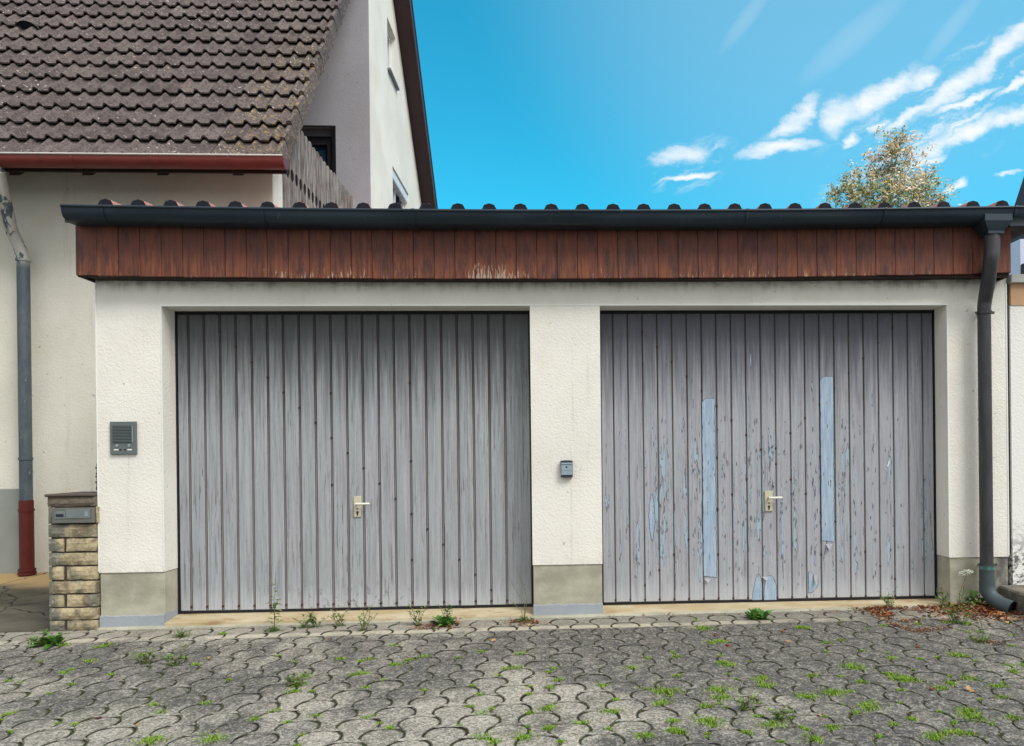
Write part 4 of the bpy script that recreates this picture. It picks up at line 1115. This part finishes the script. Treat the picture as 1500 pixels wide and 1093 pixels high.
# eave gutter
gy, gzv = EY-.085, at(200, 229.5, Y=EY-.10).z
outr = [(.075, .0), (.075, -.05), (.060, -.078), (.02, -.092), (-.03, -.088), (-.058, -.066), (-.068, -.035), (-.070, 0)]
pf = [(gy+y, gzv+z) for y, z in outr]+[(gy+y*.94, gzv+z*.94) for y, z in reversed(outr)]
gxe = at(414, 235, Y=gy-.06).x
hg = MB().ext_x(pf, HXL, gxe).build('eave_gutter', m_red, house, 50)
MB().tube([(HXL, gy-.072, gzv), (gxe, gy-.072, gzv)], .009, 8).build('gutter_lip', m_zinclip, hg, 50)
MB().ext_x([(gy+y*1.0, gzv+z) for y, z in outr], gxe-.001, gxe+.006).build('end_cap', m_red, hg)
for u in (105, 222, 335):
    x = at(u, 240, Y=gy-.06).x
    p2 = [(gy+y*1.05, gzv+z*1.03) for y, z in outr[2:]]; MB().ext_x(p2+[(y+.003, z+.004) for y, z in reversed(p2)], x-.009, x+.009).build('gutter_joint', m_red, hg, 50)
for u in (27, 133, 242, 352, -80, -190):
    x = at(u, 250, Y=EY+.1).x; zb = at(u, 257, Y=EY+.05).z
    q = [rp_(0, .04, -.105), rp_(0, .8, -.105)]
    prf_ = [(EY+.05, zb), (EY+.05, zb+.13), (HY+.02, zb+.13+(HY-EY-.03)*sn/cs), (HY+.02, zb+(HY-EY-.03)*sn/cs*.6)]
    MB().ext_x(prf_, x-.045, x+.045).build('rafter', m_rafter, house)
MB().box(HXL, gxe-.02, EY+.02, EY+.045, gzv-.09, gzv+.02).build('eave_board', m_rafter, house)
# pipe on the house wall
hx = at(35.5, 500, Y=HY-.12).x; zj = at(35, 378, Y=HY-.12).z; zr = at(36, 733, Y=HY-.12).z; z0p = pz(hx, HY-.12)
xt, zt2 = at(-4, 250, Y=gy).x, at(0, 250, Y=gy).z
hp = MB().tube([(xt-.03, gy, zt2+.06), (xt, gy+.01, zt2), (hx-.055, HY-.19, zj+.24), (hx-.012, HY-.13, zj+.06), (hx, HY-.12, zj), (hx, HY-.12, zr)], [.050, .050, .052, .052, .052, .052], 18).build('downpipe', m_hpipe, house, 40)
MB().tube([(hx, HY-.12, z0p-.02), (hx, HY-.12, zr)], .058, 18).build('red_standpipe', m_redpipe, hp, 40)
for z, r, mm in ((zj-.02, .060, m_hpipe), (at(36, 672, Y=HY-.12).z, .058, m_hpipe), (zr-.09, .064, m_redpipe), (z0p+.05, .070, m_redpipe), (z0p+.02, .073, m_redpipe)):
    MB().tube([(hx, HY-.12, z-.012), (hx, HY-.12, z+.012)], r, 18).build('pipe_collar', mm, hp, 40)
# taller rear part: grey wall facing the street, white gable facing the garage side
GX, GY = -2.456, 5.10
dR, dL, dT = at(490, 186, Y=GY).x, -3.85, at(470, 186, Y=GY).z; dB = 3.0
b = MB()
b.box(HXL, dL, GY, GY+.3, 0, 9.0); b.box(dR, GX-.002, GY, GY+.3, 0, 9.0); b.box(dL, dR, GY, GY+.3, dT, 9.0); b.box(dL, dR, GY, GY+.3, 0, dB)
b.build('balcony_wall', m_grey, house)
g1, g2 = at(576, 0, X=GX+.0), at(618, 302, X=GX)
slope2 = (g1.z-g2.z)/(g2.y-g1.y)
W1 = [at(567, 24, X=GX), at(578.5, 118, X=GX), at(568, 100, X=GX)]
W2 = [at(575, 244, X=GX), at(598.5, 283, X=GX)]
w1y0, w1y1 = W1[0].y, W1[0].y+.62; w1z1, w1z0 = W1[0].z, W1[2].z
w2y0, w2y1 = W2[0].y, W2[1].y; w2z1 = (W2[0].z+W2[1].z)/2; w2z0 = w2z1-1.15
def zroof(y): return g2.z+(g2.y-y)*slope2
ridge_y = (g2.z+g2.y*slope2 - (EZ - EY*sn/cs) )/(sn/cs+slope2)
yend = g2.y+3.0
# gable wall as strips around the two openings
b = MB(); T = .3
def gstrip(ya, yb, za, zb_):
    """zb_ None = up to the roof line"""
    za_, zb1_, zb2_ = za, (zb_ if zb_ is not None else min(zroof(ya), EZ+(ya-EY)*sn/cs)-.02), (zb_ if zb_ is not None else min(zroof(yb), EZ+(yb-EY)*sn/cs)-.02)
    if zb1_-za_ < .01 and zb2_-za_ < .01: return
    vs = [(x, y, z) for x in (GX-T, GX) for (y, z) in ((ya, za_), (yb, za_), (yb, zb2_), (ya, zb1_))]
    b.add(vs, [(0, 1, 2, 3), (7, 6, 5, 4), (0, 4, 5, 1), (1, 5, 6, 2), (2, 6, 7, 3), (3, 7, 4, 0)])
cuts = sorted({GY+.001, ridge_y, w1y0, w1y1, w2y0, w2y1, yend})
for ya, yb in zip(cuts[:-1], cuts[1:]):
    mid = (ya+yb)/2; zs_ = 0.
    holes = []
    if w2y0 < mid < w2y1: holes.append((w2z0, w2z1))
    if w1y0 < mid < w1y1: holes.append((w1z0, w1z1))
    for h0_, h1_ in holes: gstrip(ya, yb, zs_, h0_); zs_ = h1_
    gstrip(ya, yb, zs_, None)
b.build('gable_wall', m_gable, house)
def side_window(y0, y1, z0, z1, dark, name, frame):
    w = bpy.data.objects.new(name, MB().box(GX-.16, GX-.13, y0+.002, y1-.002, z0+.002, z1-.002).mesh('w', m_glass, wloc(house))); col.objects.link(w); w.parent = house
    b = MB(); t_ = .06
    for (a_, c_, d_, e_) in ((y0+.001, y0+t_, z0+.001, z1-.001), (y1-t_, y1-.001, z0+.001, z1-.001), (y0+t_+.001, y1-t_-.001, z0+.001, z0+t_), (y0+t_+.001, y1-t_-.001, z1-t_, z1-.001)): b.box(GX-.128, GX-.085, a_, c_, d_, e_, .004)
    b.build('frame', frame, w)
    MB().box(GX-.10, GX+.05, y0-.02, y1+.03, z0-.035, z0-.001, .003).build('sill', m_greymetal, w)
    return w
w1 = side_window(w1y0, w1y1, w1z0, w1z1, False, 'window', m_winframe); w1['label'] = 'small white framed window high in the gable'
w2 = side_window(w2y0, w2y1, w2z0, w2z1, True, 'window', m_winframe); w2['label'] = 'lower gable window with a white blind box, cut off by the garage roof'
MB().box(GX-.125, GX-.02, w2y0+.01, w2y1-.01, w2z1-.16, w2z1-.012, .01).build('blind_box', m_winframe, w2)
for k in range(3):
    yy = w2y0+.30+k*.33; MB().box(GX-.129, GX-.09, yy-.02, yy+.02, w2z0+.06, w2z1-.17).build('mullion', m_winframe if k == 1 else m_brownframe, w2)
# balcony door
bd = bpy.data.objects.new('balcony_door', MB().box(dL+.001, dR-.001, GY+.16, GY+.19, dB, dT-.001).mesh('d', m_glass, wloc(house))); col.objects.link(bd); bd.parent = house
b = MB(); t_ = .085
xx0 = dR-.82
for (a_, c_, d_, e_) in ((dR-t_-.05, dR-.052, dB, dT-.10), (xx0, xx0+t_, dB, dT-.10), (xx0+t_+.001, dR-t_-.051, dT-.20, dT-.10)): b.box(a_, c_, GY+.11, GY+.155, d_, e_, .004)
b.box(dL+.002, xx0-.002, GY+.12, GY+.15, dB, dT-.1)
b.build('door_frame', m_brownframe, bd)
b = MB(); b.box(dL+.001, dR-.001, GY+.08, GY+.15, dT-.095, dT-.002); b.box(dR-.048, dR-.002, GY+.06, GY+.15, dB, dT-.097); b.build('blind_rail', m_greymetal, bd)
b = MB(); tt = .016
b.box(dL, dR+tt, GY-.012, GY-.001, dT, dT+tt); b.box(dR, dR+tt, GY-.012, GY-.001, dB, dT-.001); b.build('reveal_trim', m_black, bd)
# rear roof slope with brown clad verge
b = MB(); ov = .235; th = .20
def rslab(x0, x1, h0, h1, ya, yb):
    vs = [(x, y, zroof(y)+h) for x in (x0, x1) for y in (ya, yb) for h in (h0, h1)]
    b.add(vs, [(0, 1, 3, 2), (4, 6, 7, 5), (0, 4, 5, 1), (2, 3, 7, 6), (0, 2, 6, 4), (1, 5, 7, 3)])
rslab(HXL, GX+ov, .0, th, ridge_y-.02, yend+.3)
b.build('rear_roof', m_verge, house)
b = MB(); rslab(GX+ov+.001, GX+ov+.022, -.03, th+.03, ridge_y-.05, yend+.3); b.build('verge_board', m_verge, house)
b = MB(); rslab(GX+ov-.06, GX+ov+.035, th+.031, th+.05, ridge_y-.05, yend+.3); b.build('verge_cap', m_cable, house)
MB().box(HXL, GX-.31, yend-.3, yend, 0, zroof(yend)).build('rear_wall', m_house, house)
b = MB(); b.box(HXL, HXR-.3, HY+.3, GY-.01, 2.95, 3.05); b.build('balcony_floor', m_under, house)

# balcony boarding (old wood, oval holes at every second joint)
FX = -2.70
bal = thing('balcony_railing', 'silver grey wooden balcony boarding with oval holes and scalloped tops', 'railing', (FX, 3.5, 2.9))
ztf, zhol = 4.71, at(440.8, 272, X=FX).z
y_first = at(427.6, 252, X=FX).y; sp_ = .136
hw, hh = .047, .066
def railing_board(y0, y1, hl, hr, top):
    # outline in (y,z) with half-oval notches on the sides
    o = [(y0, 2.9)]; 
    def side(yc, s):
        res = []
        for k in range(9):
            a_ = -math.pi/2+math.pi*k/8; res.append((yc+s*hw*math.cos(a_), zhol+hh*math.sin(a_)))
        return res
    o = [(y0, 2.9), (y1, 2.9)]
    if hr: o += side(y1, -1)
    o += [(y1, top-.045), (y1-.012, top-.015), (y1-.035, top-.001), ((y0+y1)/2, top+.004), (y0+.035, top-.001), (y0+.012, top-.015), (y0, top-.045)]
    if hl: o += side(y0, 1)[::-1]
    n = len(o); vs = [(FX+.004, y, z) for y, z in o]+[(FX-.004, y, z) for y, z in o]
    b = MB().add(vs, [tuple(range(n)), tuple(range(n, 2*n))[::-1]]+[(k, n+k, n+(k+1) % n, (k+1) % n) for k in range(n)])
    return b
rr = random.Random(4)
for k in range(-4, 19):
    yc = y_first+sp_*k
    if yc+sp_ > GY+.02: break
    t0 = ztf+rr.uniform(-.012, .012)
    railing_board(yc+.006, yc+sp_-.006, True, True, min(t0, EZ+(yc-EY)*sn/cs-.16)).build('board', m_oldwood, bal)
    MB().box(FX+.0125, FX+.026, yc+.05, yc+.086, 2.95, min(t0-.04, EZ+(yc-EY)*sn/cs-.2)).build('batten', m_oldwood, bal) if False else None
MB().box(FX-.06, FX-.013, y_first-.5, GY-.02, 4.50, 4.58).build('rail', m_oldwood, bal)
MB().box(FX-.012, FX-.006, y_first-.5, GY-.02, 2.9, 4.60).build('dark_backing', m_under, bal)  # added dark sheet standing in for the shade seen through the holes
MB().box(FX-.06, FX-.013, y_first-.5, GY-.02, 3.30, 3.38).build('rail', m_oldwood, bal)

# ------------------------------------------------------------------ right neighbour
nx = X5+.036
ng = thing('neighbour_garage', 'white flaking rendered wall with tan band at the right edge', 'garage', (nx+.8, .1, 0))
zc1, zc0, zt0 = at(1490, 403, Y=0).z, at(1490, 415, Y=0).z, at(1490, 447, Y=0).z
MB().box(nx, nx+2.4, .012, .3, -.05, zt0-.001).build('wall', m_neigh, ng)
MB().box(nx+.001, nx+2.4, .006, .3, zt0, zc0-.001).build('tan_band', m_tan, ng)
MB().box(nx-.015, nx+2.45, -.03, .35, zc0, zc1, .004).build('coping', m_coping, ng)
MB().box(nx, nx+.2, .301, 5, -.05, zc0-.002).build('side_wall', m_neigh, ng)
lw_z = at(1470, 858, Y=-.02).z
lw = MB(); xw = X5-.085
n = 14; vs = []
for i in range(n+1):
    y = -.004-2.2*i/n; e = .006*mnoise.noise(Vector((i*.7, 1, 1)))
    xo = xw-.06*(i/n)
    vs += [(xo+e, y, -.2), (xo+e, y, lw_z-.012-.05*i/n), (xo+.012+e, y, lw_z-.05*i/n), (xo+.9, y, lw_z-.05*i/n), (xo+.9, y, -.2)]
lw.add(vs, [(i*5+k, (i+1)*5+k, (i+1)*5+k+1, i*5+k+1) for i in range(n) for k in range(4)]+[(0, 1, 2, 3, 4), tuple(n*5+k for k in (4, 3, 2, 1, 0))])
tag(lw.build('low_wall', m_lowwall), 'low weathered concrete wall right of the downpipe', 'wall')
nh = thing('neighbour_house', 'pale house with steep dark roof cut off by the right edge', 'house', (9, 6, 0))
ra = at(1485, 304, Y=10.2); rb = at(1500, 258, Y=10.2); dirr = (rb-ra)
xe = [ra-dirr*1.6, ra+dirr*12]
wx_ = at(1494.5, 360, Y=5.2).x
MB().box(wx_, wx_+6, 5.2, 10, 0, 4.2).build('wall', m_lilac, nh)
b = MB(); 
vs = [(xe[0].x, 4.9, xe[0].z), (xe[1].x, 4.9, xe[1].z), (xe[1].x+.18, 4.9, xe[1].z), (xe[0].x+.18, 4.9, xe[0].z-.05)]
vs += [(x, 10.2, z) for x, y, z in vs]
b.add(vs, [(0, 1, 2, 3), (7, 6, 5, 4), (0, 4, 5, 1), (1, 5, 6, 2), (2, 6, 7, 3), (3, 7, 4, 0)]); b.build('roof', m_verge, nh)
zz1 = at(1495, 385, Y=5.1).z
MB().box(wx_-.01, wx_+6.02, 5.12, 5.19, zz1-.25, zz1, .01).build('window_sill_band', m_cable, nh)

# ------------------------------------------------------------------ birch far behind
def birch():
    base = Vector(at(1300, 300, Y=21)); base.z = 0
    t = thing('birch_tree', 'autumn birch with green and orange leaves beyond the garage roof', 'tree', base)
    rr = random.Random(21); br = MB(); leaves = MB()
    def bend(p, d, L_, r, depth):
        pts = [p.copy()]; n = 5; q = p.copy(); dd = d.copy()
        for i in range(n):
            dd = (dd+Vector((rr.uniform(-.14, .14), rr.uniform(-.14, .14), .06))).normalized(); q = q+dd*L_/n; pts.append(q.copy())
        br.tube(pts, [r*(1-.8*i/n) for i in range(n+1)], 5)
        return pts, dd
    H = 13.0
    tp = [base+Vector((0, 0, 0))]; 
    for i in range(1, 14): tp.append(base+Vector((.12*math.sin(i*.7), .1*math.cos(i), H*i/14)))
    trunk = MB().tube(tp, [.16*(1-.93*i/13) for i in range(14)], 10).build('trunk', m_bark, t, 60)
    lobes = []
    # (px u, v, radius m, density)
    for (u, v, r, n_) in ((1322, 201, .22, 130), (1310, 206, .25, 110), (1318, 214, .40, 420), (1298, 228, .52, 620), (1325, 238, .55, 620), (1288, 256, .65, 800), (1322, 266, .72, 900), (1262, 277, .55, 560), (1240, 272, .40, 230), (1225, 282, .33, 130), (1350, 282, .55, 560), (1366, 294, .38, 220), (1300, 290, .9, 1200), (1262, 300, .75, 700), (1345, 305, .8, 700), (1356, 262, .30, 150)):
        lobes.append((at(u, v, Y=21+rr.uniform(-.8, .8)), r, n_))
    for k in range(16):
        a_ = k*2.4; z = 5.0+.3*k
        lobes.append((base+Vector((math.cos(a_)*1.4, math.sin(a_)*1.4, z)), 1.0, 500))
    for c, r, n_ in lobes:
        n_ = int(n_*(1.35 if c.z < at(1300, 262, Y=21).z else .85))
        zz = max(2.5, c.z-1.6*r-.8); st = base+Vector((0, 0, zz)); st.x = base.x+.1
        mid = (st+c)/2+Vector((0, 0, -.1))
        br.tube([st, mid, c], [.035, .022, .008], 5)
        for q in range(7):
            d = Vector((rr.gauss(0, 1), rr.gauss(0, 1), rr.gauss(0, .8))).normalized(); tip = c+d*r*1.25
            br.tube([c, c+d*r*.6+Vector((0, 0, .05)), tip], [.012, .008, .003], 4)
        tw = [c+Vector((rr.gauss(0, .6), rr.gauss(0, .6), rr.gauss(0, .55)))*r for _ in range(max(6, n_//16))]
        for i in range(n_):
            w = rr.choice(tw); p = w+Vector((rr.gauss(0, 1), rr.gauss(0, 1), rr.gauss(0, 1)))*.085*(1 if r < .8 else 1.5)
            s_ = rr.uniform(.04, .075); a1 = Vector((rr.gauss(0, 1), rr.gauss(0, 1), rr.gauss(0, 1))).normalized(); a2 = a1.orthogonal().normalized()
            leaves.add([p-a1*s_, p+a2*s_*.7, p+a1*s_, p-a2*s_*.7], [(0, 1, 2, 3)])
    br.build('branches', m_bark, t)
    leaves.build('crown', m_birch, t)
birch()

# ------------------------------------------------------------------ moss, leaves, weeds
rr = random.Random(77)
def blade(b, p, ln, w, lean, ang, mi=0, segs=2, droop=.3):
    d = Vector((math.cos(ang), math.sin(ang), 0)); sd = Vector((-d.y, d.x, 0)); prev = None; vs = []
    for i in range(segs+1):
        t = i/segs; c = p+d*ln*lean*t*(1+droop*t)+Vector((0, 0, ln*math.sqrt(max(.02, 1-lean*lean))*t*(1-droop*.5*t)))
        ww = w*(1-t)**.7 if i < segs else 0
        if i < segs: vs += [c-sd*ww, c+sd*ww]
        else: vs.append(c)
    fs = [(2*i, 2*i+1, 2*i+3, 2*i+2) for i in range(segs-1)]+[(2*segs-2, 2*segs-1, 2*segs)]
    b.add(vs, fs, mi)
b = MB()
# tufts measured on the photo, then scattered ones on the joints
meas = [(150,947,3.2),(78,940,4),(92,945,3),(133,968,2.4),(213,960,2.6),(330,928,2.2),(437,1003,3),(430,1014,2.6),(445,990,2),(405,1047,2),(240,1082,4),(318,1083,3.5),(298,1035,2),(383,1053,1.8),(762,956,2.4),(757,978,2.6),(742,979,2),(885,1047,3.2),(793,1038,2.8),(707,1082,2.6),(740,1085,2.6),(785,1088,3.2),(797,1065,2),(850,1061,1.8),(830,996,1.8),(872,1003,1.8),(921,979,2.2),(962,1030,2.5),(971,1051,1.8),(992,962,2.2),(989,990,1.8),(934,1077,2.8),(988,1075,2.2),(580,975,2.4),(600,967,2),(568,950,1.6),(524,968,1.8),(541,965,1.8),(621,966,2),(712,955,1.6),(562,998,1.6),(510,985,2),(533,985,1.8)]
for _ in range(130):
    u = 1000+500*rr.random(); v = 905+180*rr.random()
    meas.append((u+35*math.sin(v*.11), v, .8+3.6*rr.random()**2.2))
for _ in range(60):
    u = 0+1000*rr.random(); v = 960+130*rr.random(); meas.append((u, v, rr.uniform(.8, 1.8)))
def snap(x, y):
    # nearest joint point of the paving lattice
    best = None
    j0 = round((.10-y)/PH)
    for j in range(j0-3, j0+4):
        yy = .10-j*PH; i0 = round((x-.055)/PP-.5*(j % 2))
        for i in (i0-1, i0, i0+1):
            xx = (i+.5*(j % 2))*PP+.055
            dx_, dy__ = x-xx, y-yy; L_ = math.hypot(dx_, dy__)
            if L_ < 1e-5: continue
            a_ = math.atan2(dy__, dx_)
            th = math.atan2(PH, PP/2)
            if a_ < -th and a_ > -math.pi+th: continue
            q = (xx+PR*dx_/L_, yy+PR*dy__/L_); e = math.hypot(x-q[0], y-q[1])
            if best is None or e < best[0]: best = (e, q)
    return best[1]
for u, v, s_ in meas:
    p = atg(u, v)
    if p.y > -.02 or p.x > 3.2: continue
    q = snap(p.x, p.y); n_ = int(60*s_); sp2 = .0095*s_
    a0 = rr.uniform(0, 6.28)
    for k in range(n_):
        r = rr.gauss(0, 1)*sp2*1.15; r2 = rr.gauss(0, 1)*sp2*.8
        x = q[0]+r*math.cos(a0)-r2*math.sin(a0); y = q[1]+r*math.sin(a0)*.6+r2*math.cos(a0)
        blade(b, Vector((x, y, gz(x, y)-.004)), rr.uniform(.008, .017)*(.8+.2*s_), rr.uniform(.002, .0040), rr.uniform(.2, .95), rr.uniform(0, 6.28), segs=2)
o = b.build('moss', m_moss); o['kind'] = 'stuff'; tag(o, 'bright green moss tufts growing in the joints of the paving', 'moss')

def leafquad(b, p, L_, w, ang, tilt, curl, mi=0):
    d = Vector((math.cos(ang), math.sin(ang), tilt)); d.normalize(); s_ = Vector((-math.sin(ang), math.cos(ang), rr.uniform(-.4, .4))); up = Vector((0, 0, 1))
    vs = [p, p+d*L_*.35+s_*w+up*curl, p+d*L_*.75+s_*w*.7+up*curl*1.2, p+d*L_, p+d*L_*.75-s_*w*.7+up*curl*.6, p+d*L_*.35-s_*w+up*curl*.3, p+d*L_*.5+up*curl*-.2]
    b.add(vs, [(0, 1, 6), (1, 2, 6), (2, 3, 6), (3, 4, 6), (4, 5, 6), (5, 0, 6)], mi)
b = MB()
def scatter(u, v, su, sv, n_, smin=.008, smax=.028):
    for _ in range(n_):
        p = atg(rr.gauss(u, su), rr.gauss(v, sv))
        if p.y > -.012: p.y = -.012-rr.random()*.05
        p.x = min(p.x, X5-.10-.02*abs(p.y)-.01)
        p.z = gz(p.x, p.y)+rr.random()*.012
        L_ = rr.uniform(smin, smax); leafquad(b, p, L_, L_*rr.uniform(.25, .45), rr.uniform(0, 6.28), rr.uniform(-.1, .4), L_*rr.uniform(0, .3))
scatter(1425, 888, 28, 7, 1200); scatter(1390, 892, 26, 6, 600); scatter(1430, 885, 24, 5, 160, .03, .055); scatter(1285, 895, 9, 4, 260); scatter(1297, 903, 8, 5, 150); scatter(655, 917, 14, 3, 60); scatter(765, 914, 16, 3, 80); scatter(628, 919, 16, 2.5, 50); scatter(1325, 893, 40, 3, 160); scatter(1460, 900, 22, 6, 330, .01, .04)
for (ua, va, ub, vb, n_) in ((1272, 893, 1400, 888, 190), (1305, 915, 1340, 925, 130), (1340, 925, 1392, 921, 150), (1318, 912, 1345, 908, 90), (1425, 938, 1470, 944, 90), (1245, 893, 1275, 893, 50), (655, 915, 672, 908, 60), (612, 922, 645, 915, 70), (745, 911, 785, 911, 110), (1060, 903, 1270, 897, 60), (885, 902, 1050, 901, 40)):
    for _ in range(n_):
        t = rr.random(); scatter(ua+(ub-ua)*t, va+(vb-va)*t, 2.5, 1.4, 1, .006, .018)
for (u, v) in ((482, 939), (205, 1064), (138, 1054), (1152, 940), (1062, 947), (1205, 1052), (1143, 926), (720, 939), (1342, 950), (1418, 1014), (1365, 1010), (1047, 931), (305, 968)): scatter(u, v, 1.5, 1, 2, .02, .035)
o = b.build('fallen_leaves', m_fallen); o['kind'] = 'stuff'; tag(o, 'brown and orange fallen leaves drifted along the garage and under the downpipe', 'fallen leaves')

WG = 'weeds growing along the foot of the garage'
def weed(u, v, hpx, label, kind, seed, lean=0., name='weed'):
    p = atg(u, v)
    if p.y > -.03: p.y = -.03
    p.z = gz(p.x, p.y)-.004
    sc_ = (p-CAM).dot(Fv)/FPX; H = hpx*sc_
    t = thing(name, label, 'weed', p, WG)
    r = random.Random(seed); st = MB(); lf = MB(); fl = MB()
    def rv(s): return r.uniform(-s, s)
    def leaf(q, L_, w, ang, up_, mb=lf):
        d = Vector((math.cos(ang), math.sin(ang), up_)).normalized(); s_ = Vector((-math.sin(ang), math.cos(ang), rv(.3))).normalized()
        c = q+d*L_*.55+Vector((0, 0, L_*.08)); e = q+d*L_-Vector((0, 0, L_*.12))
        mb.add([q, c+s_*w, e, c-s_*w, c-Vector((0, 0, w*.3))], [(0, 1, 4), (1, 2, 4), (2, 3, 4), (3, 0, 4)])
    if kind == 'tall':
        pts = [p+Vector((lean*H*(i/6)**1.3+rv(.004), rv(.004), H*i/6)) for i in range(7)]
        st.tube(pts, [.0035*(1-.7*i/6) for i in range(7)], 5)
        for i in range(34):
            t_ = r.uniform(.12, 1); k = min(5, int(t_*6)); q = pts[k].lerp(pts[k+1], t_*6-k); leaf(q, H*r.uniform(.12, .26)*(1.1-.5*t_), H*.038, r.uniform(0, 6.28), r.uniform(-.2, .9))
        for i in range(60):
            leaf(p+Vector((rv(.03), rv(.015), 0)), r.uniform(.03, .07), .004, r.uniform(0, 6.28), r.uniform(.1, 1.2))
    elif kind == 'leafy':
        for i in range(34): leaf(p+Vector((rv(.05), rv(.02), rv(.005)+.005)), r.uniform(.06, .12), r.uniform(.017, .028), r.uniform(0, 6.28), r.uniform(.1, 1.4))
        for j in range(4):
            e = p+Vector((rv(.07), rv(.02), H*r.uniform(.6, 1))); st.tube([p, (p+e)/2+Vector((rv(.01), 0, 0)), e], [.003, .0025, .001], 5)
            for i in range(12): leaf(p.lerp(e, r.uniform(.3, 1)), r.uniform(.02, .045), r.uniform(.005, .010), r.uniform(0, 6.28), r.uniform(-.2, .8))
    elif kind == 'sparse':
        for j in range(6):
            e = p+Vector((rv(.09)+lean*H, rv(.02), H*r.uniform(.4, 1))); mid = (p+e)/2+Vector((rv(.02), rv(.01), .01)); st.tube([p+Vector((rv(.02), 0, 0)), mid, e], [.0022, .0018, .0008], 4)
            for i in range(11):
                t_ = r.uniform(.2, 1); q = p.lerp(mid, t_*2) if t_ < .5 else mid.lerp(e, t_*2-1); leaf(q, r.uniform(.018, .042), r.uniform(.004, .009), r.uniform(0, 6.28), r.uniform(-.2, 1))
        for i in range(22): leaf(p+Vector((rv(.025), rv(.015), 0)), r.uniform(.02, .05), r.uniform(.003, .007), r.uniform(0, 6.28), r.uniform(.1, 1.1))
    elif kind == 'dry':
        for j in range(3):
            e = p+Vector((-H*.35*(j+1)/3+rv(.01), rv(.01), H*(1-.25*j))); mid = p.lerp(e, .5)+Vector((H*.12, 0, -.01)); st.tube([p, mid, e], [.0028, .002, .0009], 4)
            for i in range(7):
                q = mid.lerp(e, r.random()); st.tube([q, q+Vector((rv(.03), rv(.01), r.uniform(.01, .04)))], [.0011, .0005], 3)
        for i in range(70): leaf(p+Vector((rv(.035), rv(.02), 0)), r.uniform(.03, .08), .003, r.uniform(0, 6.28), r.uniform(.2, 1.6))
    elif kind == 'umbel':
        e = p+Vector((lean*H, -.01, H)); mid = p.lerp(e, .5)+Vector((-.02, 0, 0)); st.tube([p, mid, e], [.0035, .003, .002], 6)
        e2 = p+Vector((lean*H*1.15, .0, H*1.28)); st.tube([mid, mid.lerp(e2, .5)+Vector((.015, 0, 0)), e2], [.002, .0015, .001], 5)
        for i in range(80):
            a_, rad = r.uniform(0, 6.28), .052*math.sqrt(r.random()); q = e+Vector((rad*math.cos(a_), rad*math.sin(a_)*.8, .012+.012*math.cos(rad*30)+rv(.008)+.25*rad*math.cos(a_)))
            st.tube([e, q], [.0006, .0004], 3)
            for _ in range(4):
                w = r.uniform(.003, .006); qq = q+Vector((rv(.006), rv(.006), rv(.004))); fl.add([qq+Vector((w, 0, 0)), qq+Vector((0, w, .002)), qq+Vector((-w, 0, 0)), qq+Vector((0, -w, .002))], [(0, 1, 2, 3)])
        for i in range(60):
            q = p.lerp(e, r.uniform(.0, .6)); leaf(q, r.uniform(.02, .07), .004, r.uniform(0, 6.28), r.uniform(0, .9))
    elif kind == 'broad':
        for i in range(14): leaf(p+Vector((rv(.04), rv(.02), r.uniform(0, H*.5))), r.uniform(.06, .11), r.uniform(.022, .035), r.uniform(0, 6.28), r.uniform(.1, 1.6))
        for i in range(30): leaf(p+Vector((rv(.06), rv(.02), r.uniform(0, H*.4))), r.uniform(.02, .05), r.uniform(.004, .010), r.uniform(0, 6.28), r.uniform(.1, 1))
    if st.v: st.build('stem', m_stem, t)
    lf.build('leaves', m_weedg if kind in ('leafy', 'broad') else m_weed, t)
    if fl.v: fl.build('flower_head', m_petal, t)
weed(402, 925, 70, 'tall ragged weed with a spiky base in front of the left door, tallest along it', 'tall', 1, .02)
weed(445, 920, 26, 'small curled weed just right of the tall ragged weed', 'sparse', 2)
weed(463, 919, 24, 'thin upright sprig between the curled weed and the bushy weeds', 'sparse', 3)
weed(499, 917, 28, 'two leaved seedling at the tan sill, left of the green bushy weed', 'sparse', 4)
weed(532, 924, 42, 'loose grey green bushy weed in front of the left door, below its handle', 'sparse', 5, .1)
weed(615, 916, 42, 'thin stemmed weed standing left of the dandelion clump', 'sparse', 6)
weed(655, 916, 36, 'broad leaved dandelion clump in front of the left door', 'leafy', 7, 0, 'dandelion')
weed(768, 911, 78, 'dry leaning weed with a bare stalk at the right end of the left door', 'dry', 8)
weed(267, 933, 16, 'dark withered tuft at the left corner of the left door', 'dry', 9)
weed(1404, 893, 52, 'white flowering weed with flat flower head left of the downpipe', 'umbel', 10, .22, 'flowering_weed')
weed(1379, 888, 30, 'feathery weed at the right corner of the right door', 'sparse', 11)
weed(1292, 885, 34, 'slender pale weed before the right end of the right door', 'sparse', 12)
weed(1432, 888, 34, 'broad green leaves growing against the foot of the downpipe', 'broad', 13, 0, 'broad_leaved_weed')
weed(1398, 912, 38, 'yellowish sprawling weed among the fallen leaves', 'sparse', 14)
weed(1412, 914, 44, 'thin upright weed in front of the fallen leaves', 'sparse', 15)
weed(1439, 940, 36, 'lone bare stalk standing on the paving below the downpipe', 'dry', 16)
weed(1110, 907, 8, 'small flat weed on the paving before the right door', 'leafy', 17)
weed(433, 1005, 22, 'yellowish straggling weed in a paving joint below the left door', 'sparse', 18)
weed(213, 972, 26, 'pale green grass sprig in the paving left of the left door', 'sparse', 19)
weed(253, 975, 32, 'thin wispy grass stalk in the paving before the left door corner', 'sparse', 20)
weed(78, 945, 26, 'bright green clump on the paving before the stone pillar', 'leafy', 21)
weed(50, 948, 26, 'dull straggling weed on the paving at the far left', 'sparse', 22)
weed(1092, 1040, 24, 'sparse weed in a joint of the stained paving before the right door', 'sparse', 23)
weed(1145, 1055, 24, 'upright weed in the front paving right of the sparse weed', 'sparse', 24)
